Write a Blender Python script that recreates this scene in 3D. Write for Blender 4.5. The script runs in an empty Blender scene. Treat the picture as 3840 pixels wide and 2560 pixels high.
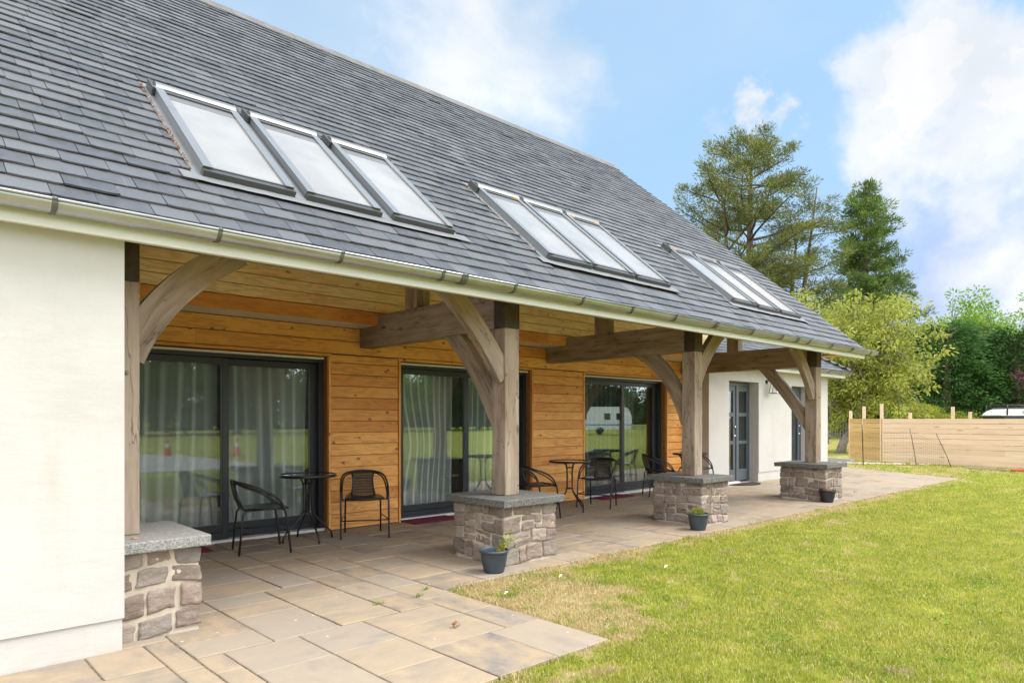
import bpy, math, random
import numpy as np
from mathutils import Vector, Matrix, noise

random.seed(7); RS = np.random.RandomState(11)
C = bpy.context.scene.collection
PI = math.pi
R = math.radians
SC = bpy.context.scene

# ------------------------------------------------------------------ mesh helpers
class MB:
    """collects shapes; build() links them as one mesh object.
    per-vertex 'lc' = coordinates along the grain, 'rnd' = one random number per piece"""
    def __init__(s): s.v=[]; s.f=[]; s.lc=[]; s.r=[]; s.sm=[]
    def add(s, vs, fs, lc=None, rnd=None, smooth=False):
        b=len(s.v); rnd=random.random() if rnd is None else rnd
        s.v.extend([tuple(p) for p in vs]); s.f.extend([tuple(b+i for i in f) for f in fs])
        s.lc.extend([tuple(p) for p in (lc if lc is not None else vs)]); s.r.extend([rnd]*len(vs)); s.sm.extend([smooth]*len(fs))
    def box(s, x0,x1,y0,y1,z0,z1, ax='x', bev=0, rnd=None, off=True, M=None):
        o = (random.uniform(0,50),random.uniform(0,50),random.uniform(0,50)) if off else (0,0,0)
        if bev>0:
            b=bev; vs=[];
            X=(x0,x1);Y=(y0,y1);Z=(z0,z1)
            idx={}
            for i in (0,1):
                for j in (0,1):
                    for k in (0,1):
                        sx=b if i==0 else -b; sy=b if j==0 else -b; sz=b if k==0 else -b
                        idx[(i,j,k,'x')]=len(vs); vs.append((X[i],Y[j]+sy,Z[k]+sz))
                        idx[(i,j,k,'y')]=len(vs); vs.append((X[i]+sx,Y[j],Z[k]+sz))
                        idx[(i,j,k,'z')]=len(vs); vs.append((X[i]+sx,Y[j]+sy,Z[k]))
            F=[]
            for i in (0,1): F.append([idx[(i,0,0,'x')],idx[(i,1,0,'x')],idx[(i,1,1,'x')],idx[(i,0,1,'x')]])
            for j in (0,1): F.append([idx[(0,j,0,'y')],idx[(1,j,0,'y')],idx[(1,j,1,'y')],idx[(0,j,1,'y')]])
            for k in (0,1): F.append([idx[(0,0,k,'z')],idx[(1,0,k,'z')],idx[(1,1,k,'z')],idx[(0,1,k,'z')]])
            for j in (0,1):
                for k in (0,1): F.append([idx[(0,j,k,'y')],idx[(1,j,k,'y')],idx[(1,j,k,'z')],idx[(0,j,k,'z')]])
            for i in (0,1):
                for k in (0,1): F.append([idx[(i,0,k,'x')],idx[(i,1,k,'x')],idx[(i,1,k,'z')],idx[(i,0,k,'z')]])
            for i in (0,1):
                for j in (0,1): F.append([idx[(i,j,0,'x')],idx[(i,j,1,'x')],idx[(i,j,1,'y')],idx[(i,j,0,'y')]])
            for i in (0,1):
                for j in (0,1):
                    for k in (0,1): F.append([idx[(i,j,k,'x')],idx[(i,j,k,'y')],idx[(i,j,k,'z')]])
            # fix winding
            c=Vector(((x0+x1)/2,(y0+y1)/2,(z0+z1)/2)); G=[]
            for f in F:
                p=[Vector(vs[i]) for i in f]; n=(p[1]-p[0]).cross(p[2]-p[0]); m=sum(p,Vector())/len(p)
                G.append(f if n.dot(m-c)>0 else f[::-1])
            F=G
        else:
            vs=[(x0,y0,z0),(x1,y0,z0),(x1,y1,z0),(x0,y1,z0),(x0,y0,z1),(x1,y0,z1),(x1,y1,z1),(x0,y1,z1)]
            F=[(0,3,2,1),(4,5,6,7),(0,1,5,4),(1,2,6,5),(2,3,7,6),(3,0,4,7)]
        pm={'x':(0,1,2),'y':(1,0,2),'z':(2,0,1)}[ax]
        lc=[(v[pm[0]]+o[0],v[pm[1]]+o[1],v[pm[2]]+o[2]) for v in vs]
        if M is not None: vs=[M@Vector(v) for v in vs]
        s.add(vs,F,lc,rnd)
    def tube(s, pts, rad, n=8, smooth=True, cap=True, rnd=None):
        pts=[Vector(p) for p in pts]
        if not hasattr(rad,'__len__'): rad=[rad]*len(pts)
        vs=[];lc=[];fs=[]; up=None; L=0
        for i,p in enumerate(pts):
            d=(pts[min(i+1,len(pts)-1)]-pts[max(i-1,0)]).normalized()
            if up is None:
                up=Vector((0,0,1)) if abs(d.z)<.9 else Vector((1,0,0))
            a=d.cross(up).normalized(); b=a.cross(d).normalized(); up=b
            if i: L+=(p-pts[i-1]).length
            for k in range(n):
                t=2*PI*k/n; vs.append(p+(a*math.cos(t)+b*math.sin(t))*rad[i]); lc.append((L,rad[i]*math.cos(t),rad[i]*math.sin(t)))
        for i in range(len(pts)-1):
            for k in range(n):
                k2=(k+1)%n; fs.append((i*n+k,(i)*n+k2,(i+1)*n+k2,(i+1)*n+k))
        if cap: fs.append(tuple(range(n))[::-1]); fs.append(tuple(range((len(pts)-1)*n,len(pts)*n)))
        s.add(vs,fs,lc,rnd,smooth)
    def lathe(s, prof, c=(0,0,0), n=32, smooth=True, flute=None, rnd=None):
        vs=[];fs=[];m=len(prof)
        for i,(r,z) in enumerate(prof):
            for k in range(n):
                t=2*PI*k/n; rr=r
                if flute and flute[0]<=i<=flute[1]: rr=r-(flute[2] if k%2 else 0)
                vs.append((c[0]+rr*math.cos(t),c[1]+rr*math.sin(t),c[2]+z))
        for i in range(m-1):
            for k in range(n):
                k2=(k+1)%n; fs.append((i*n+k,i*n+k2,(i+1)*n+k2,(i+1)*n+k))
        s.add(vs,fs,None,rnd,smooth)
    def prism(s, poly, y0, y1, axis='y', M=None, lcf=None, rnd=None):
        """poly = 2-D outline; extruded along axis"""
        n=len(poly)
        def P(a,b,t): return {'y':(a,t,b),'x':(t,a,b),'z':(a,b,t)}[axis]
        vs=[P(a,b,y0) for a,b in poly]+[P(a,b,y1) for a,b in poly]
        fs=[tuple(range(n)),tuple(range(2*n-1,n-1,-1))]+[(i,n+i,n+(i+1)%n,(i+1)%n) for i in range(n)]
        lc=[lcf(v) for v in vs] if lcf else vs
        if M is not None: vs=[M@Vector(v) for v in vs]
        s.add(vs,fs,lc,rnd)
    def build(s, name, mat, parent=None, smooth=None, recalc=True):
        me=bpy.data.meshes.new(name); me.from_pydata([tuple(p) for p in s.v],[],s.f)
        a=me.attributes.new('lc','FLOAT_VECTOR','POINT'); a.data.foreach_set('vector',np.array(s.lc,dtype=np.float32).ravel())
        a=me.attributes.new('rnd','FLOAT','POINT'); a.data.foreach_set('value',np.array(s.r,dtype=np.float32))
        if recalc:
            import bmesh
            bm=bmesh.new(); bm.from_mesh(me); bmesh.ops.recalc_face_normals(bm,faces=bm.faces); bm.to_mesh(me); bm.free()
        me.polygons.foreach_set('use_smooth', s.sm if smooth is None else [smooth]*len(s.sm))
        me.materials.append(mat); me.update()
        return link(name, me, parent)

def link(name, me, parent=None):
    o=bpy.data.objects.new(name, me); C.objects.link(o)
    if parent is not None:
        o.parent=parent
        root=parent
        while root.parent: root=root.parent
        if parent is root and not root.get('_local'): o.matrix_parent_inverse=Matrix.Translation(-root.location)
    return o
def tag(o,label=None,cat=None,group=None,kind=None):
    if label:o['label']=label
    if cat:o['category']=cat
    if group:o['group']=group
    if kind:o['kind']=kind
    return o
def thing(name,loc,label,cat,group=None,rz=0,local=False):
    o=bpy.data.objects.new(name,None); C.objects.link(o); o.location=loc; o.rotation_euler=(0,0,rz); o.empty_display_size=.1
    if local: o['_local']=1
    return tag(o,label,cat,group)
def copy_tree(o,parent=None):
    c=o.copy(); C.objects.link(c)
    if parent: c.parent=parent
    for ch in o.children: copy_tree(ch,c)
    return c
def rawmesh(name,V,F,nper,mat,rnd=None,parent=None,smooth=False):
    """fast numpy mesh, all faces have nper corners"""
    me=bpy.data.meshes.new(name); nv=len(V); nf=len(F)
    me.vertices.add(nv); me.vertices.foreach_set('co',V.astype(np.float32).ravel())
    me.loops.add(nf*nper); me.loops.foreach_set('vertex_index',F.astype(np.int32).ravel())
    me.polygons.add(nf); me.polygons.foreach_set('loop_start',np.arange(0,nf*nper,nper,dtype=np.int32)); 
    if rnd is not None:
        a=me.attributes.new('rnd','FLOAT','POINT'); a.data.foreach_set('value',rnd.astype(np.float32))
    me.update(calc_edges=True); me.validate()
    if smooth: me.polygons.foreach_set('use_smooth',[True]*nf)
    me.materials.append(mat)
    return link(name,me,parent)

# ------------------------------------------------------------------ node helpers
class NT:
    def __init__(s,name):
        s.m=bpy.data.materials.new(name); s.m.use_nodes=True; s.t=s.m.node_tree; s.t.nodes.clear()
        s.out=s.t.nodes.new('ShaderNodeOutputMaterial')
    def n(s,typ,ins=None,**pr):
        nd=s.t.nodes.new('ShaderNode'+typ)
        for k,v in pr.items(): setattr(nd,k,v)
        for k,v in (ins or {}).items():
            sk=nd.inputs[k]
            if isinstance(v,bpy.types.NodeSocket): s.t.links.new(v,sk)
            elif isinstance(v,bpy.types.Node): s.t.links.new(v.outputs[0],sk)
            else: sk.default_value=v
        return nd
    def math(s,op,a,b=0,c=0,clamp=False):
        nd=s.n('Math',{0:a,1:b,2:c},operation=op,use_clamp=clamp); return nd.outputs[0]
    def attr(s,nm): return s.n('Attribute',attribute_name=nm)
    def lc(s): return s.attr('lc').outputs['Vector']
    def rnd(s): return s.attr('rnd').outputs['Fac']
    def obj(s): return s.n('TexCoord').outputs['Object']
    def map(s,v,scale=(1,1,1),loc=(0,0,0)): return s.n('Mapping',{'Vector':v,'Scale':scale,'Location':loc}).outputs[0]
    def noise(s,v,scale=1,detail=4,rough=.5,dist=0): return s.n('TexNoise',{'Vector':v,'Scale':scale,'Detail':detail,'Roughness':rough,'Distortion':dist}).outputs['Fac']
    def ramp(s,f,stops,interp='LINEAR'):
        nd=s.n('ValToRGB',{'Fac':f}); cr=nd.color_ramp; cr.interpolation=interp
        while len(cr.elements)<len(stops): cr.elements.new(.5)
        for e,(p,c) in zip(cr.elements,stops): e.position=p; e.color=(c[0],c[1],c[2],1) if hasattr(c,'__len__') else (c,c,c,1)
        return nd.outputs['Color']
    def mix(s,f,a,b,mode='MIX'):
        nd=s.n('Mix',data_type='RGBA',blend_type=mode); 
        for i,v in ((0,f),(6,a),(7,b)):
            if isinstance(v,bpy.types.NodeSocket): s.t.links.new(v,nd.inputs[i])
            else: nd.inputs[i].default_value=(v if i==0 else (v[0],v[1],v[2],1))
        return nd.outputs[2]
    def mr(s,v,a,b,c=0,d=1,sm=False): return s.n('MapRange',{0:v,1:a,2:b,3:c,4:d},interpolation_type='SMOOTHSTEP' if sm else 'LINEAR').outputs[0]
    def bump(s,h,st=.3,d=.01,normal=None):
        i={'Height':h,'Strength':st,'Distance':d}
        if normal is not None: i['Normal']=normal
        return s.n('Bump',i).outputs[0]
    def pbr(s,col,rough=.6,metal=0,normal=None,spec=.5,**kw):
        i={'Base Color':col if isinstance(col,bpy.types.NodeSocket) else (*col,1),'Roughness':rough,'Metallic':metal,'Specular IOR Level':spec}
        if normal is not None: i['Normal']=normal
        i.update(kw)
        nd=s.n('BsdfPrincipled',i); s.t.links.new(nd.outputs[0],s.out.inputs[0]); return nd
    def surf(s,sh): s.t.links.new(sh,s.out.inputs[0])

def m_plain(name,col,rough=.6,metal=0,var=.06,sc=6,bump=0):
    t=NT(name); nz=t.noise(t.obj(),sc,5,.6)
    c=t.mix(t.mr(nz,.3,.7),tuple(x*(1-var) for x in col),tuple(min(1,x*(1+var)) for x in col))
    nm=t.bump(t.noise(t.obj(),sc*20,4),bump,.004) if bump else None
    t.pbr(c,rough,metal,nm); return t.m

def m_larch(name,dark,light,knot=(.16,.06,.02)):
    t=NT(name); lc=t.lc(); r=t.rnd()
    w=t.noise(t.map(lc,(1.1,7,7)),1.6,3,.55)
    g=t.math('MULTIPLY',w,34.0); g=t.math('SINE',g); g=t.mr(g,-1,1)
    g=t.math('POWER',g,2.2)
    fine=t.noise(t.map(lc,(3,90,90)),1,3,.6)
    base=t.mix(t.math('POWER',r,.8),dark,light)
    c=t.mix(t.math('MULTIPLY',g,.42),base,tuple(x*.45 for x in dark))
    c=t.mix(t.mr(fine,.35,.75,0,.35),c,tuple(x*.5 for x in dark))
    big=t.noise(lc,1.3,2); c=t.mix(t.mr(big,.35,.7,0,.35),c,tuple(min(1,x*1.15) for x in light))
    vo=t.n('TexVoronoi',{'Vector':t.map(lc,(4.6,6.5,6.5)),'Scale':1.0},feature='F1')
    k=t.mr(vo.outputs['Distance'],.07,.15,1,0,True)
    c=t.mix(t.math('MULTIPLY',k,.85),c,knot)
    t.pbr(c,.55,0,t.bump(t.math('ADD',g,fine),.12,.002),.35); return t.m

def m_oak(name):
    t=NT(name); lc=t.lc()
    n1=t.noise(t.map(lc,(1.6,16,16)),1.3,6,.6,.4); n2=t.noise(t.map(lc,(1.2,3,3)),1.2,3)
    c=t.ramp(n1,[(.25,(.12,.082,.055)),(.5,(.30,.22,.155)),(.78,(.44,.35,.265))])
    c=t.mix(t.mr(n2,.35,.75,0,.75),c,(.40,.34,.28))
    c=t.mix(t.mr(t.noise(t.map(lc,(.8,2,2),(9,9,9)),1.4,3),.5,.75,0,.6),c,(.12,.083,.055))
    cr=t.math('ABSOLUTE',t.math('SUBTRACT',t.noise(t.map(lc,(.7,5,5)),1.5,4,.55),.5)); ck=t.mr(cr,.0,.010,1,0)
    c=t.mix(t.math('MULTIPLY',ck,.65),c,(.03,.02,.014))
    vo=t.n('TexVoronoi',{'Vector':t.map(lc,(1.7,5,5)),'Scale':1.0}); k=t.mr(vo.outputs['Distance'],.05,.13,1,0,True)
    c=t.mix(t.math('MULTIPLY',k,.8),c,(.07,.045,.03))
    h=t.math('SUBTRACT',n1,t.math('MULTIPLY',ck,1.0))
    t.pbr(c,.75,0,t.bump(h,.5,.006),.25); return t.m

# ------------------------------------------------------------------ materials
M={}
M['larch']=m_larch('larch_cladding',(.68,.25,.055),(.99,.50,.14))
M['spruce']=m_larch('spruce_boards',(.93,.58,.26),(.98,.76,.44),(.50,.24,.09))
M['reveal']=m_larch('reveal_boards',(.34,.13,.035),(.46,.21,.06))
M['oak']=m_oak('weathered_oak')
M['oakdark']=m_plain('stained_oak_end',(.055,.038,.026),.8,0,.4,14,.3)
M['frame']=m_plain('anthracite_paint',(.028,.033,.040),.38,0,.08,3)
M['greydoor']=m_plain('grey_door_paint',(.085,.105,.12),.4,0,.06,3)
M['white_line']=m_plain('white_sill',(.72,.72,.70),.5)
M['upvc']=m_plain('cream_fascia',(.70,.69,.63),.35,0,.03,2)
M['black']=m_plain('black_steel',(.012,.012,.013),.32,0,.1,8)
M['mat_red']=m_plain('maroon_mat',(.17,.008,.035),.95,0,.5,60,.6)
M['mat_black']=m_plain('rubber_mat',(.02,.02,.022),.9,0,.4,60,.6)
M['blind']=m_plain('white_blind',(.86,.84,.80),.7,0,.02,1)
M['drape']=m_plain('taupe_drape',(.30,.25,.22),.9,0,.1,4)
M['room']=m_plain('dim_room_wall',(.55,.53,.50),.9,0,.05,1)
M['soil']=m_plain('potting_soil',(.07,.04,.025),.95,0,.5,70,1)
M['chrome']=m_plain('steel_handle',(.75,.75,.75),.22,1,.02,1)
M['bark']=m_plain('brown_bark',(.12,.085,.06),.9,0,.4,5,.8)
M['bark_grey']=m_plain('grey_bark',(.20,.17,.14),.9,0,.35,6,.8)
M['lead']=m_plain('lead_flashing',(.17,.175,.18),.6,.1,.15,5)
M['ridge']=m_plain('ridge_grey',(.13,.125,.12),.8,0,.25,5)
M['reflection_grey']=m_plain('painted_reflection_grey',(.15,.15,.155),.4)  # tone of the hood reflection painted on the skylight panes
M['skyframe']=m_plain('skylight_grey',(.20,.21,.22),.36,.2,.05,3)
M['skyframe_d']=m_plain('skylight_dark',(.085,.085,.085),.38,.3,.1,4)
M['hood']=m_plain('skylight_hood',(.19,.195,.19),.36,.3,.05,3)
M['orange']=m_plain('orange_plastic',(.62,.30,.03),.5)
M['whitepaint']=m_plain('white_vehicle_paint',(.82,.83,.84),.25)
M['darkpaint']=m_plain('dark_vehicle_paint',(.03,.035,.035),.3)
M['rubber']=m_plain('tyre_rubber',(.015,.015,.016),.85)
M['feather']=m_plain('black_feathers',(.02,.02,.022),.7,0,.4,20,.5)
M['dryleaf']=m_plain('dry_leaf',(.62,.55,.42),.8,0,.15,30)
M['bluestripe']=m_plain('blue_band',(.10,.18,.42),.4)
M['pot']=m_plain('blue_grey_pot',(.045,.058,.075),.42,0,.15,12)
M['pot_dark']=m_plain('dark_pot',(.02,.024,.028),.45,0,.15,12)
M['conered']=m_plain('cone_orange',(.75,.10,.02),.5)
M['grey_plastic']=m_plain('grey_plank',(.34,.34,.34),.6)

def m_render():
    t=NT('white_render'); o=t.obj()
    n=t.noise(o,1.1,6,.6); c=t.ramp(n,[(.3,(.475,.455,.425)),(.5,(.525,.51,.48)),(.8,(.56,.545,.52))])
    # stains: faint warm vertical marks
    st=t.noise(t.map(o,(5,5,.8)),1,4,.6); c=t.mix(t.mr(st,.55,.8,0,.35),c,(.44,.38,.31)); c=t.mix(t.mr(t.noise(o,4,7,.72),.5,.8,0,.25),c,(.42,.385,.34))
    # splash dirt close to the ground
    z=t.n('SeparateXYZ',{0:o}).outputs[2]
    d=t.math('MULTIPLY',t.mr(z,0.0,.10,1,0),t.mr(t.noise(o,9,4,.7),.35,.7)); c=t.mix(t.math('MULTIPLY',d,.5),c,(.50,.43,.33))
    h=t.noise(o,60,5,.7); h2=t.noise(t.map(o,(2,2,6)),3,3)
    t.pbr(c,.9,0,t.bump(t.math('ADD',h,t.math('MULTIPLY',h2,2)),.35,.004),.2); return t.m
M['render']=m_render()

def m_slate():
    t=NT('slate'); lc=t.lc(); r=t.rnd()
    c=t.ramp(r,[(0,(.048,.050,.053)),(.5,(.076,.078,.082)),(1,(.118,.119,.122))])
    n=t.noise(t.map(lc,(9,5,5)),1.5,6,.65); c=t.mix(t.mr(n,.35,.75,0,.55),c,(.085,.092,.115))
    s=t.noise(t.map(lc,(42,2.2,1)),1,4,.6,1.2); c=t.mix(t.mr(s,.66,.78,0,.35),c,(.28,.29,.30))
    l=t.n('TexVoronoi',{'Vector':lc,'Scale':5.5}).outputs['Distance']; c=t.mix(t.mr(l,.02,.07,.4,0,True),c,(.32,.30,.27))
    h=t.noise(t.map(lc,(10,22,8)),1.4,6,.65); h2=t.noise(lc,55,3)
    t.pbr(c,t.mr(n,.3,.7,.36,.58),0,t.bump(t.math('ADD',h,t.math('MULTIPLY',h2,.25)),.5,.006),.62); return t.m
M['slate']=m_slate()
M['slate_edge']=m_plain('slate_underlay',(.035,.033,.03),.9)

def m_stone():
    t=NT('field_stone'); lc=t.lc(); r=t.rnd()
    c=t.ramp(r,[(0,(.13,.098,.08)),(.3,(.22,.165,.13)),(.55,(.30,.225,.18)),(.8,(.185,.17,.15)),(1,(.38,.31,.25))])
    n=t.noise(t.map(lc,(1,1,2.5)),7,8,.68); c=t.mix(t.mr(n,.35,.72,0,.6),c,(.37,.31,.265))
    c=t.mix(t.mr(t.noise(lc,13,5,.7),.56,.72,0,.5),c,(.50,.44,.37))
    h=t.noise(t.map(lc,(1,1,2)),16,9,.7)
    t.pbr(c,.9,0,t.bump(h,.9,.02),.2); return t.m
M['stone']=m_stone()
M['mortar']=m_plain('sandy_mortar',(.50,.43,.34),.95,0,.14,9,.9)

def m_granite(name,base,speck,dark):
    t=NT(name); o=t.obj()
    v=t.n('TexVoronoi',{'Vector':o,'Scale':150.0}).outputs['Color']; g=t.n('SeparateColor',{0:v}).outputs[0]
    c=t.ramp(g,[(0,dark),(.35,base),(.75,speck),(1,speck)],'CONSTANT')
    c=t.mix(t.mr(t.noise(o,3,4),.35,.7,.15,.6),c,base)
    t.pbr(c,.75,0,t.bump(g,.35,.003),.3); return t.m
M['cap_l']=m_granite('pale_granite',(.25,.245,.225),(.34,.335,.31),(.15,.15,.145))
M['cap_d']=m_granite('dark_granite',(.13,.125,.115),(.26,.25,.22),(.045,.045,.045))

def m_paver():
    t=NT('sandstone_paver'); lc=t.lc(); r=t.rnd()
    n=t.noise(t.map(lc,(1.3,2.1,1)),2.6,8,.68,.15)
    c=t.ramp(n,[(.30,(.14,.135,.135)),(.44,(.255,.21,.165)),(.57,(.35,.265,.17)),(.74,(.42,.33,.23))])
    c=t.mix(t.mr(r,0,.6,.0,.5),c,(.335,.275,.215)); c=t.mix(t.mr(r,.62,.9,0,.62),c,(.255,.245,.235)); c=t.mix(t.mr(r,.30,.36,0,.3),c,(.42,.32,.20))
    c=t.mix(t.mr(t.noise(t.map(lc,(1,2,1),(4,4,4)),3.0,6),.56,.74,0,.55),c,(.20,.18,.17))
    v=t.n('TexVoronoi',{'Vector':lc,'Scale':7.0}); s=t.mr(v.outputs['Distance'],.03,.075,1,0); pick=t.math('GREATER_THAN',t.n('SeparateColor',{0:v.outputs['Color']}).outputs[0],.62)
    c=t.mix(t.math('MULTIPLY',t.math('MULTIPLY',s,pick),.8),c,(.80,.78,.74))
    c=t.mix(t.mr(t.noise(lc,60,4,.7),.4,.75,0,.35),c,(.25,.21,.165))
    h=t.noise(t.map(lc,(6,9,6)),1,7,.62)
    t.pbr(c,.86,0,t.bump(h,.35,.012),.25); return t.m
M['paver']=m_paver()
M['joint']=m_plain('joint_sand',(.20,.155,.10),.95,0,.5,30,.9)

def lawn_color(t,o,blade=None):
    n1=t.noise(o,.9,5,.6); n2=t.noise(o,3.2,5,.65); n3=t.noise(t.map(o,(1,1,1),(7,3,0)),.35,3)
    c=t.ramp(n2,[(.3,(.20,.275,.03)),(.5,(.365,.405,.05)),(.7,(.54,.52,.095))])
    c=t.mix(t.mr(n3,.4,.65,0,.55),c,(.45,.43,.075))
    xyz=t.n('SeparateXYZ',{0:o}); x=xyz.outputs[0]; y=xyz.outputs[1]
    # trampled straw-coloured band by the paving edge and worn patches
    b1=t.mr(y,3.75,4.25,0,1,True); b2=t.math('MULTIPLY',t.mr(x,3.0,5.4,1,0,True),t.mr(y,2.0,3.2,0,1,True))
    b3=t.math('MULTIPLY',t.mr(x,1.8,3.5,1,0,True),t.mr(y,1.6,2.3,0,1,True))
    band=t.math('MAXIMUM',t.math('MULTIPLY',b1,.66),t.math('MAXIMUM',t.math('MULTIPLY',b2,.74),t.math('MULTIPLY',b3,.7)))
    far=t.mr(x,8,16,1,.5)
    d=t.math('MULTIPLY_ADD',band,far,t.math('MULTIPLY',t.math('SUBTRACT',n1,.58),1.9)); d=t.math('ADD',d,t.math('MULTIPLY',t.math('SUBTRACT',n2,.5),2.0))
    dm=t.mr(d,.10,.42,0,.95,True)
    c=t.mix(dm,c,(.66,.50,.30))
    v=t.noise(t.map(o,(1,1,1),(3,8,0)),2.1,4,.6); c=t.mix(t.mr(v,.63,.70,0,.75,True),c,(.42,.31,.20))
    return c,dm
def m_lawn():
    t=NT('lawn_soil'); o=t.obj(); c,dm=lawn_color(t,o)
    f=t.noise(o,45,6,.75); c=t.mix(t.mr(f,.35,.7,.25,.75),c,(.11,.115,.02))
    t.pbr(c,.95,0,t.bump(t.noise(o,60,5,.7),.9,.02),.1); return t.m
M['lawn']=m_lawn()
def leafshader(t,c,tr=.35,rough=.6):
    p=t.n('BsdfPrincipled',{'Base Color':c,'Roughness':rough,'Specular IOR Level':.25}); q=t.n('BsdfTranslucent',{'Color':c})
    t.surf(t.n('MixShader',{0:tr,1:p.outputs[0],2:q.outputs[0]}).outputs[0])
def m_blade():
    t=NT('grass_blade'); o=t.obj(); c,dm=lawn_color(t,o); r=t.rnd()
    c=t.mix(t.mr(r,0,1,0,.45),c,(.48,.47,.095)); c=t.mix(t.mr(r,.86,.9,0,.8),c,(.60,.50,.28)); c=t.mix(t.mr(r,.0,.25,.45,0),c,(.08,.15,.015))
    leafshader(t,c,.35,.5); return t.m
M['blade']=m_blade()
def m_leaf(name,stops,tr=.35):
    t=NT(name); r=t.rnd(); n=t.noise(t.obj(),.9,3); f=t.math('ADD',t.math('MULTIPLY',r,.75),t.math('MULTIPLY',t.math('SUBTRACT',n,.37),.8),clamp=True)
    leafshader(t,t.ramp(f,stops),tr); return t.m
M['needle']=m_leaf('pine_needles',[(0,(.035,.050,.014)),(.5,(.145,.17,.042)),(.90,(.29,.31,.08)),(.97,(.50,.24,.09))],.25)
M['redwood']=m_leaf('redwood_foliage',[(0,(.045,.08,.022)),(.5,(.13,.20,.045)),(1,(.25,.33,.08))],.25)
M['yleaf']=m_leaf('yellow_green_leaves',[(0,(.10,.13,.03)),(.45,(.30,.34,.06)),(.88,(.58,.57,.13)),(.96,(.62,.34,.06)),(1,(.62,.22,.07))],.45)
M['gleaf']=m_leaf('fresh_green_leaves',[(0,(.09,.17,.02)),(.5,(.22,.38,.045)),(1,(.40,.55,.09))],.4)
M['cleaf']=m_leaf('conifer_green',[(0,(.022,.065,.018)),(.5,(.075,.17,.04)),(1,(.17,.31,.07))],.25)
M['dleaf']=m_leaf('dark_foliage',[(0,(.008,.018,.007)),(.6,(.022,.040,.013)),(1,(.05,.075,.025))],.2)
M['pleaf']=m_leaf('purple_leaves',[(0,(.045,.018,.022)),(.6,(.12,.055,.06)),(1,(.23,.13,.12))],.3)
M['mleaf']=m_leaf('mixed_green_leaves',[(0,(.02,.04,.01)),(.6,(.07,.12,.025)),(1,(.18,.24,.05))],.3)
M['dryplant']=m_leaf('withered_leaves',[(0,(.28,.10,.04)),(1,(.62,.33,.16))],.3)
M['shrubleaf']=m_leaf('lime_shrub_leaves',[(0,(.10,.13,.015)),(.5,(.30,.33,.04)),(1,(.48,.46,.07))],.35)

M['galv_d']=m_plain('dull_bracket_steel',(.13,.135,.13),.45,.5,.1,8)
def m_metal():
    t=NT('galvanised_steel'); o=t.obj(); n=t.noise(t.map(o,(1,6,6)),3,5,.6)
    c=t.mix(t.mr(n,.3,.7),(.34,.35,.345),(.48,.49,.48))
    t.pbr(c,t.mr(n,.3,.7,.26,.42),.92,None,.5); return t.m
M['galv']=m_metal()
def m_glass(name,k=2.0,tint=(.95,.985,.97)):
    t=NT(name); fr=t.n('Fresnel',{'IOR':1.5}).outputs[0]; f=t.math('MULTIPLY_ADD',fr,k,.035,clamp=True)
    a=t.n('BsdfTransparent',{'Color':(*tint,1)}); g=t.n('BsdfGlossy',{'Color':(.93,.97,1,1),'Roughness':.0})
    t.surf(t.n('MixShader',{0:f,1:a.outputs[0],2:g.outputs[0]}).outputs[0]); return t.m
M['glass']=m_glass('double_glazing',.85); M['tableglass']=m_glass('table_glass',1.6,(.35,.38,.36))
def m_skyglass():
    t=NT('skylight_glass'); o=t.obj(); c=t.mix(t.mr(t.noise(o,2.2,3),.35,.7),(.25,.235,.215),(.33,.31,.285)); sp=t.n('TexVoronoi',{'Vector':o,'Scale':9.0}).outputs['Distance']; c=t.mix(t.mr(sp,.02,.06,.7,0,True),c,(.25,.22,.18))
    t.pbr(c,.6,0,None,.5,**{'Coat Weight':1.0,'Coat Roughness':.012,'Coat IOR':1.75}); return t.m
M['skyglass']=m_skyglass()
def m_sheer():
    t=NT('sheer_net'); d=t.n('BsdfDiffuse',{'Color':(.95,.97,.96,1)}); tl=t.n('BsdfTranslucent',{'Color':(.95,.97,.96,1)}); tr=t.n('BsdfTransparent')
    a=t.n('MixShader',{0:.25,1:d.outputs[0],2:tl.outputs[0]})
    lw=t.n('LayerWeight',{'Blend':.5}).outputs['Facing']; f=t.mr(lw,.0,.55,.42,1.0)
    t.surf(t.n('MixShader',{0:f,1:tr.outputs[0],2:a.outputs[0]}).outputs[0]); return t.m
M['sheer']=m_sheer()
def m_rattan():
    t=NT('black_rattan'); lc=t.lc(); w=t.n('TexWave',{'Vector':lc,'Scale':38.0,'Distortion':1.5,'Detail':1.0},bands_direction='X').outputs['Fac']
    w2=t.n('TexWave',{'Vector':lc,'Scale':10.0,'Distortion':1.0},bands_direction='Y').outputs['Fac']
    c=t.mix(w,(.008,.007,.006),(.045,.036,.028)); p=t.n('BsdfPrincipled',{'Base Color':c,'Roughness':.4,'Normal':t.bump(t.math('ADD',w,t.math('MULTIPLY',w2,.4)),.8,.004)})
    hole=t.math('MULTIPLY',t.math('LESS_THAN',w,.16),t.math('GREATER_THAN',w2,.25))
    t.surf(t.n('MixShader',{0:t.math('MULTIPLY',hole,.8),1:p.outputs[0],2:t.n('BsdfTransparent').outputs[0]}).outputs[0]); return t.m
M['rattan']=m_rattan()
def m_fence(name,a,b):
    t=NT(name); lc=t.lc(); r=t.rnd(); n=t.noise(t.map(lc,(.8,9,9)),1.6,5,.6,.6)
    c=t.mix(r,a,b); c=t.mix(t.mr(n,.35,.75,0,.45),c,tuple(x*.62 for x in a))
    v=t.n('TexVoronoi',{'Vector':t.map(lc,(1.3,6,6)),'Scale':1.0}).outputs['Distance']; c=t.mix(t.mr(v,.06,.16,.6,0,True),c,(.30,.17,.09))
    t.pbr(c,.8,0,t.bump(n,.3,.004),.2); return t.m
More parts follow.
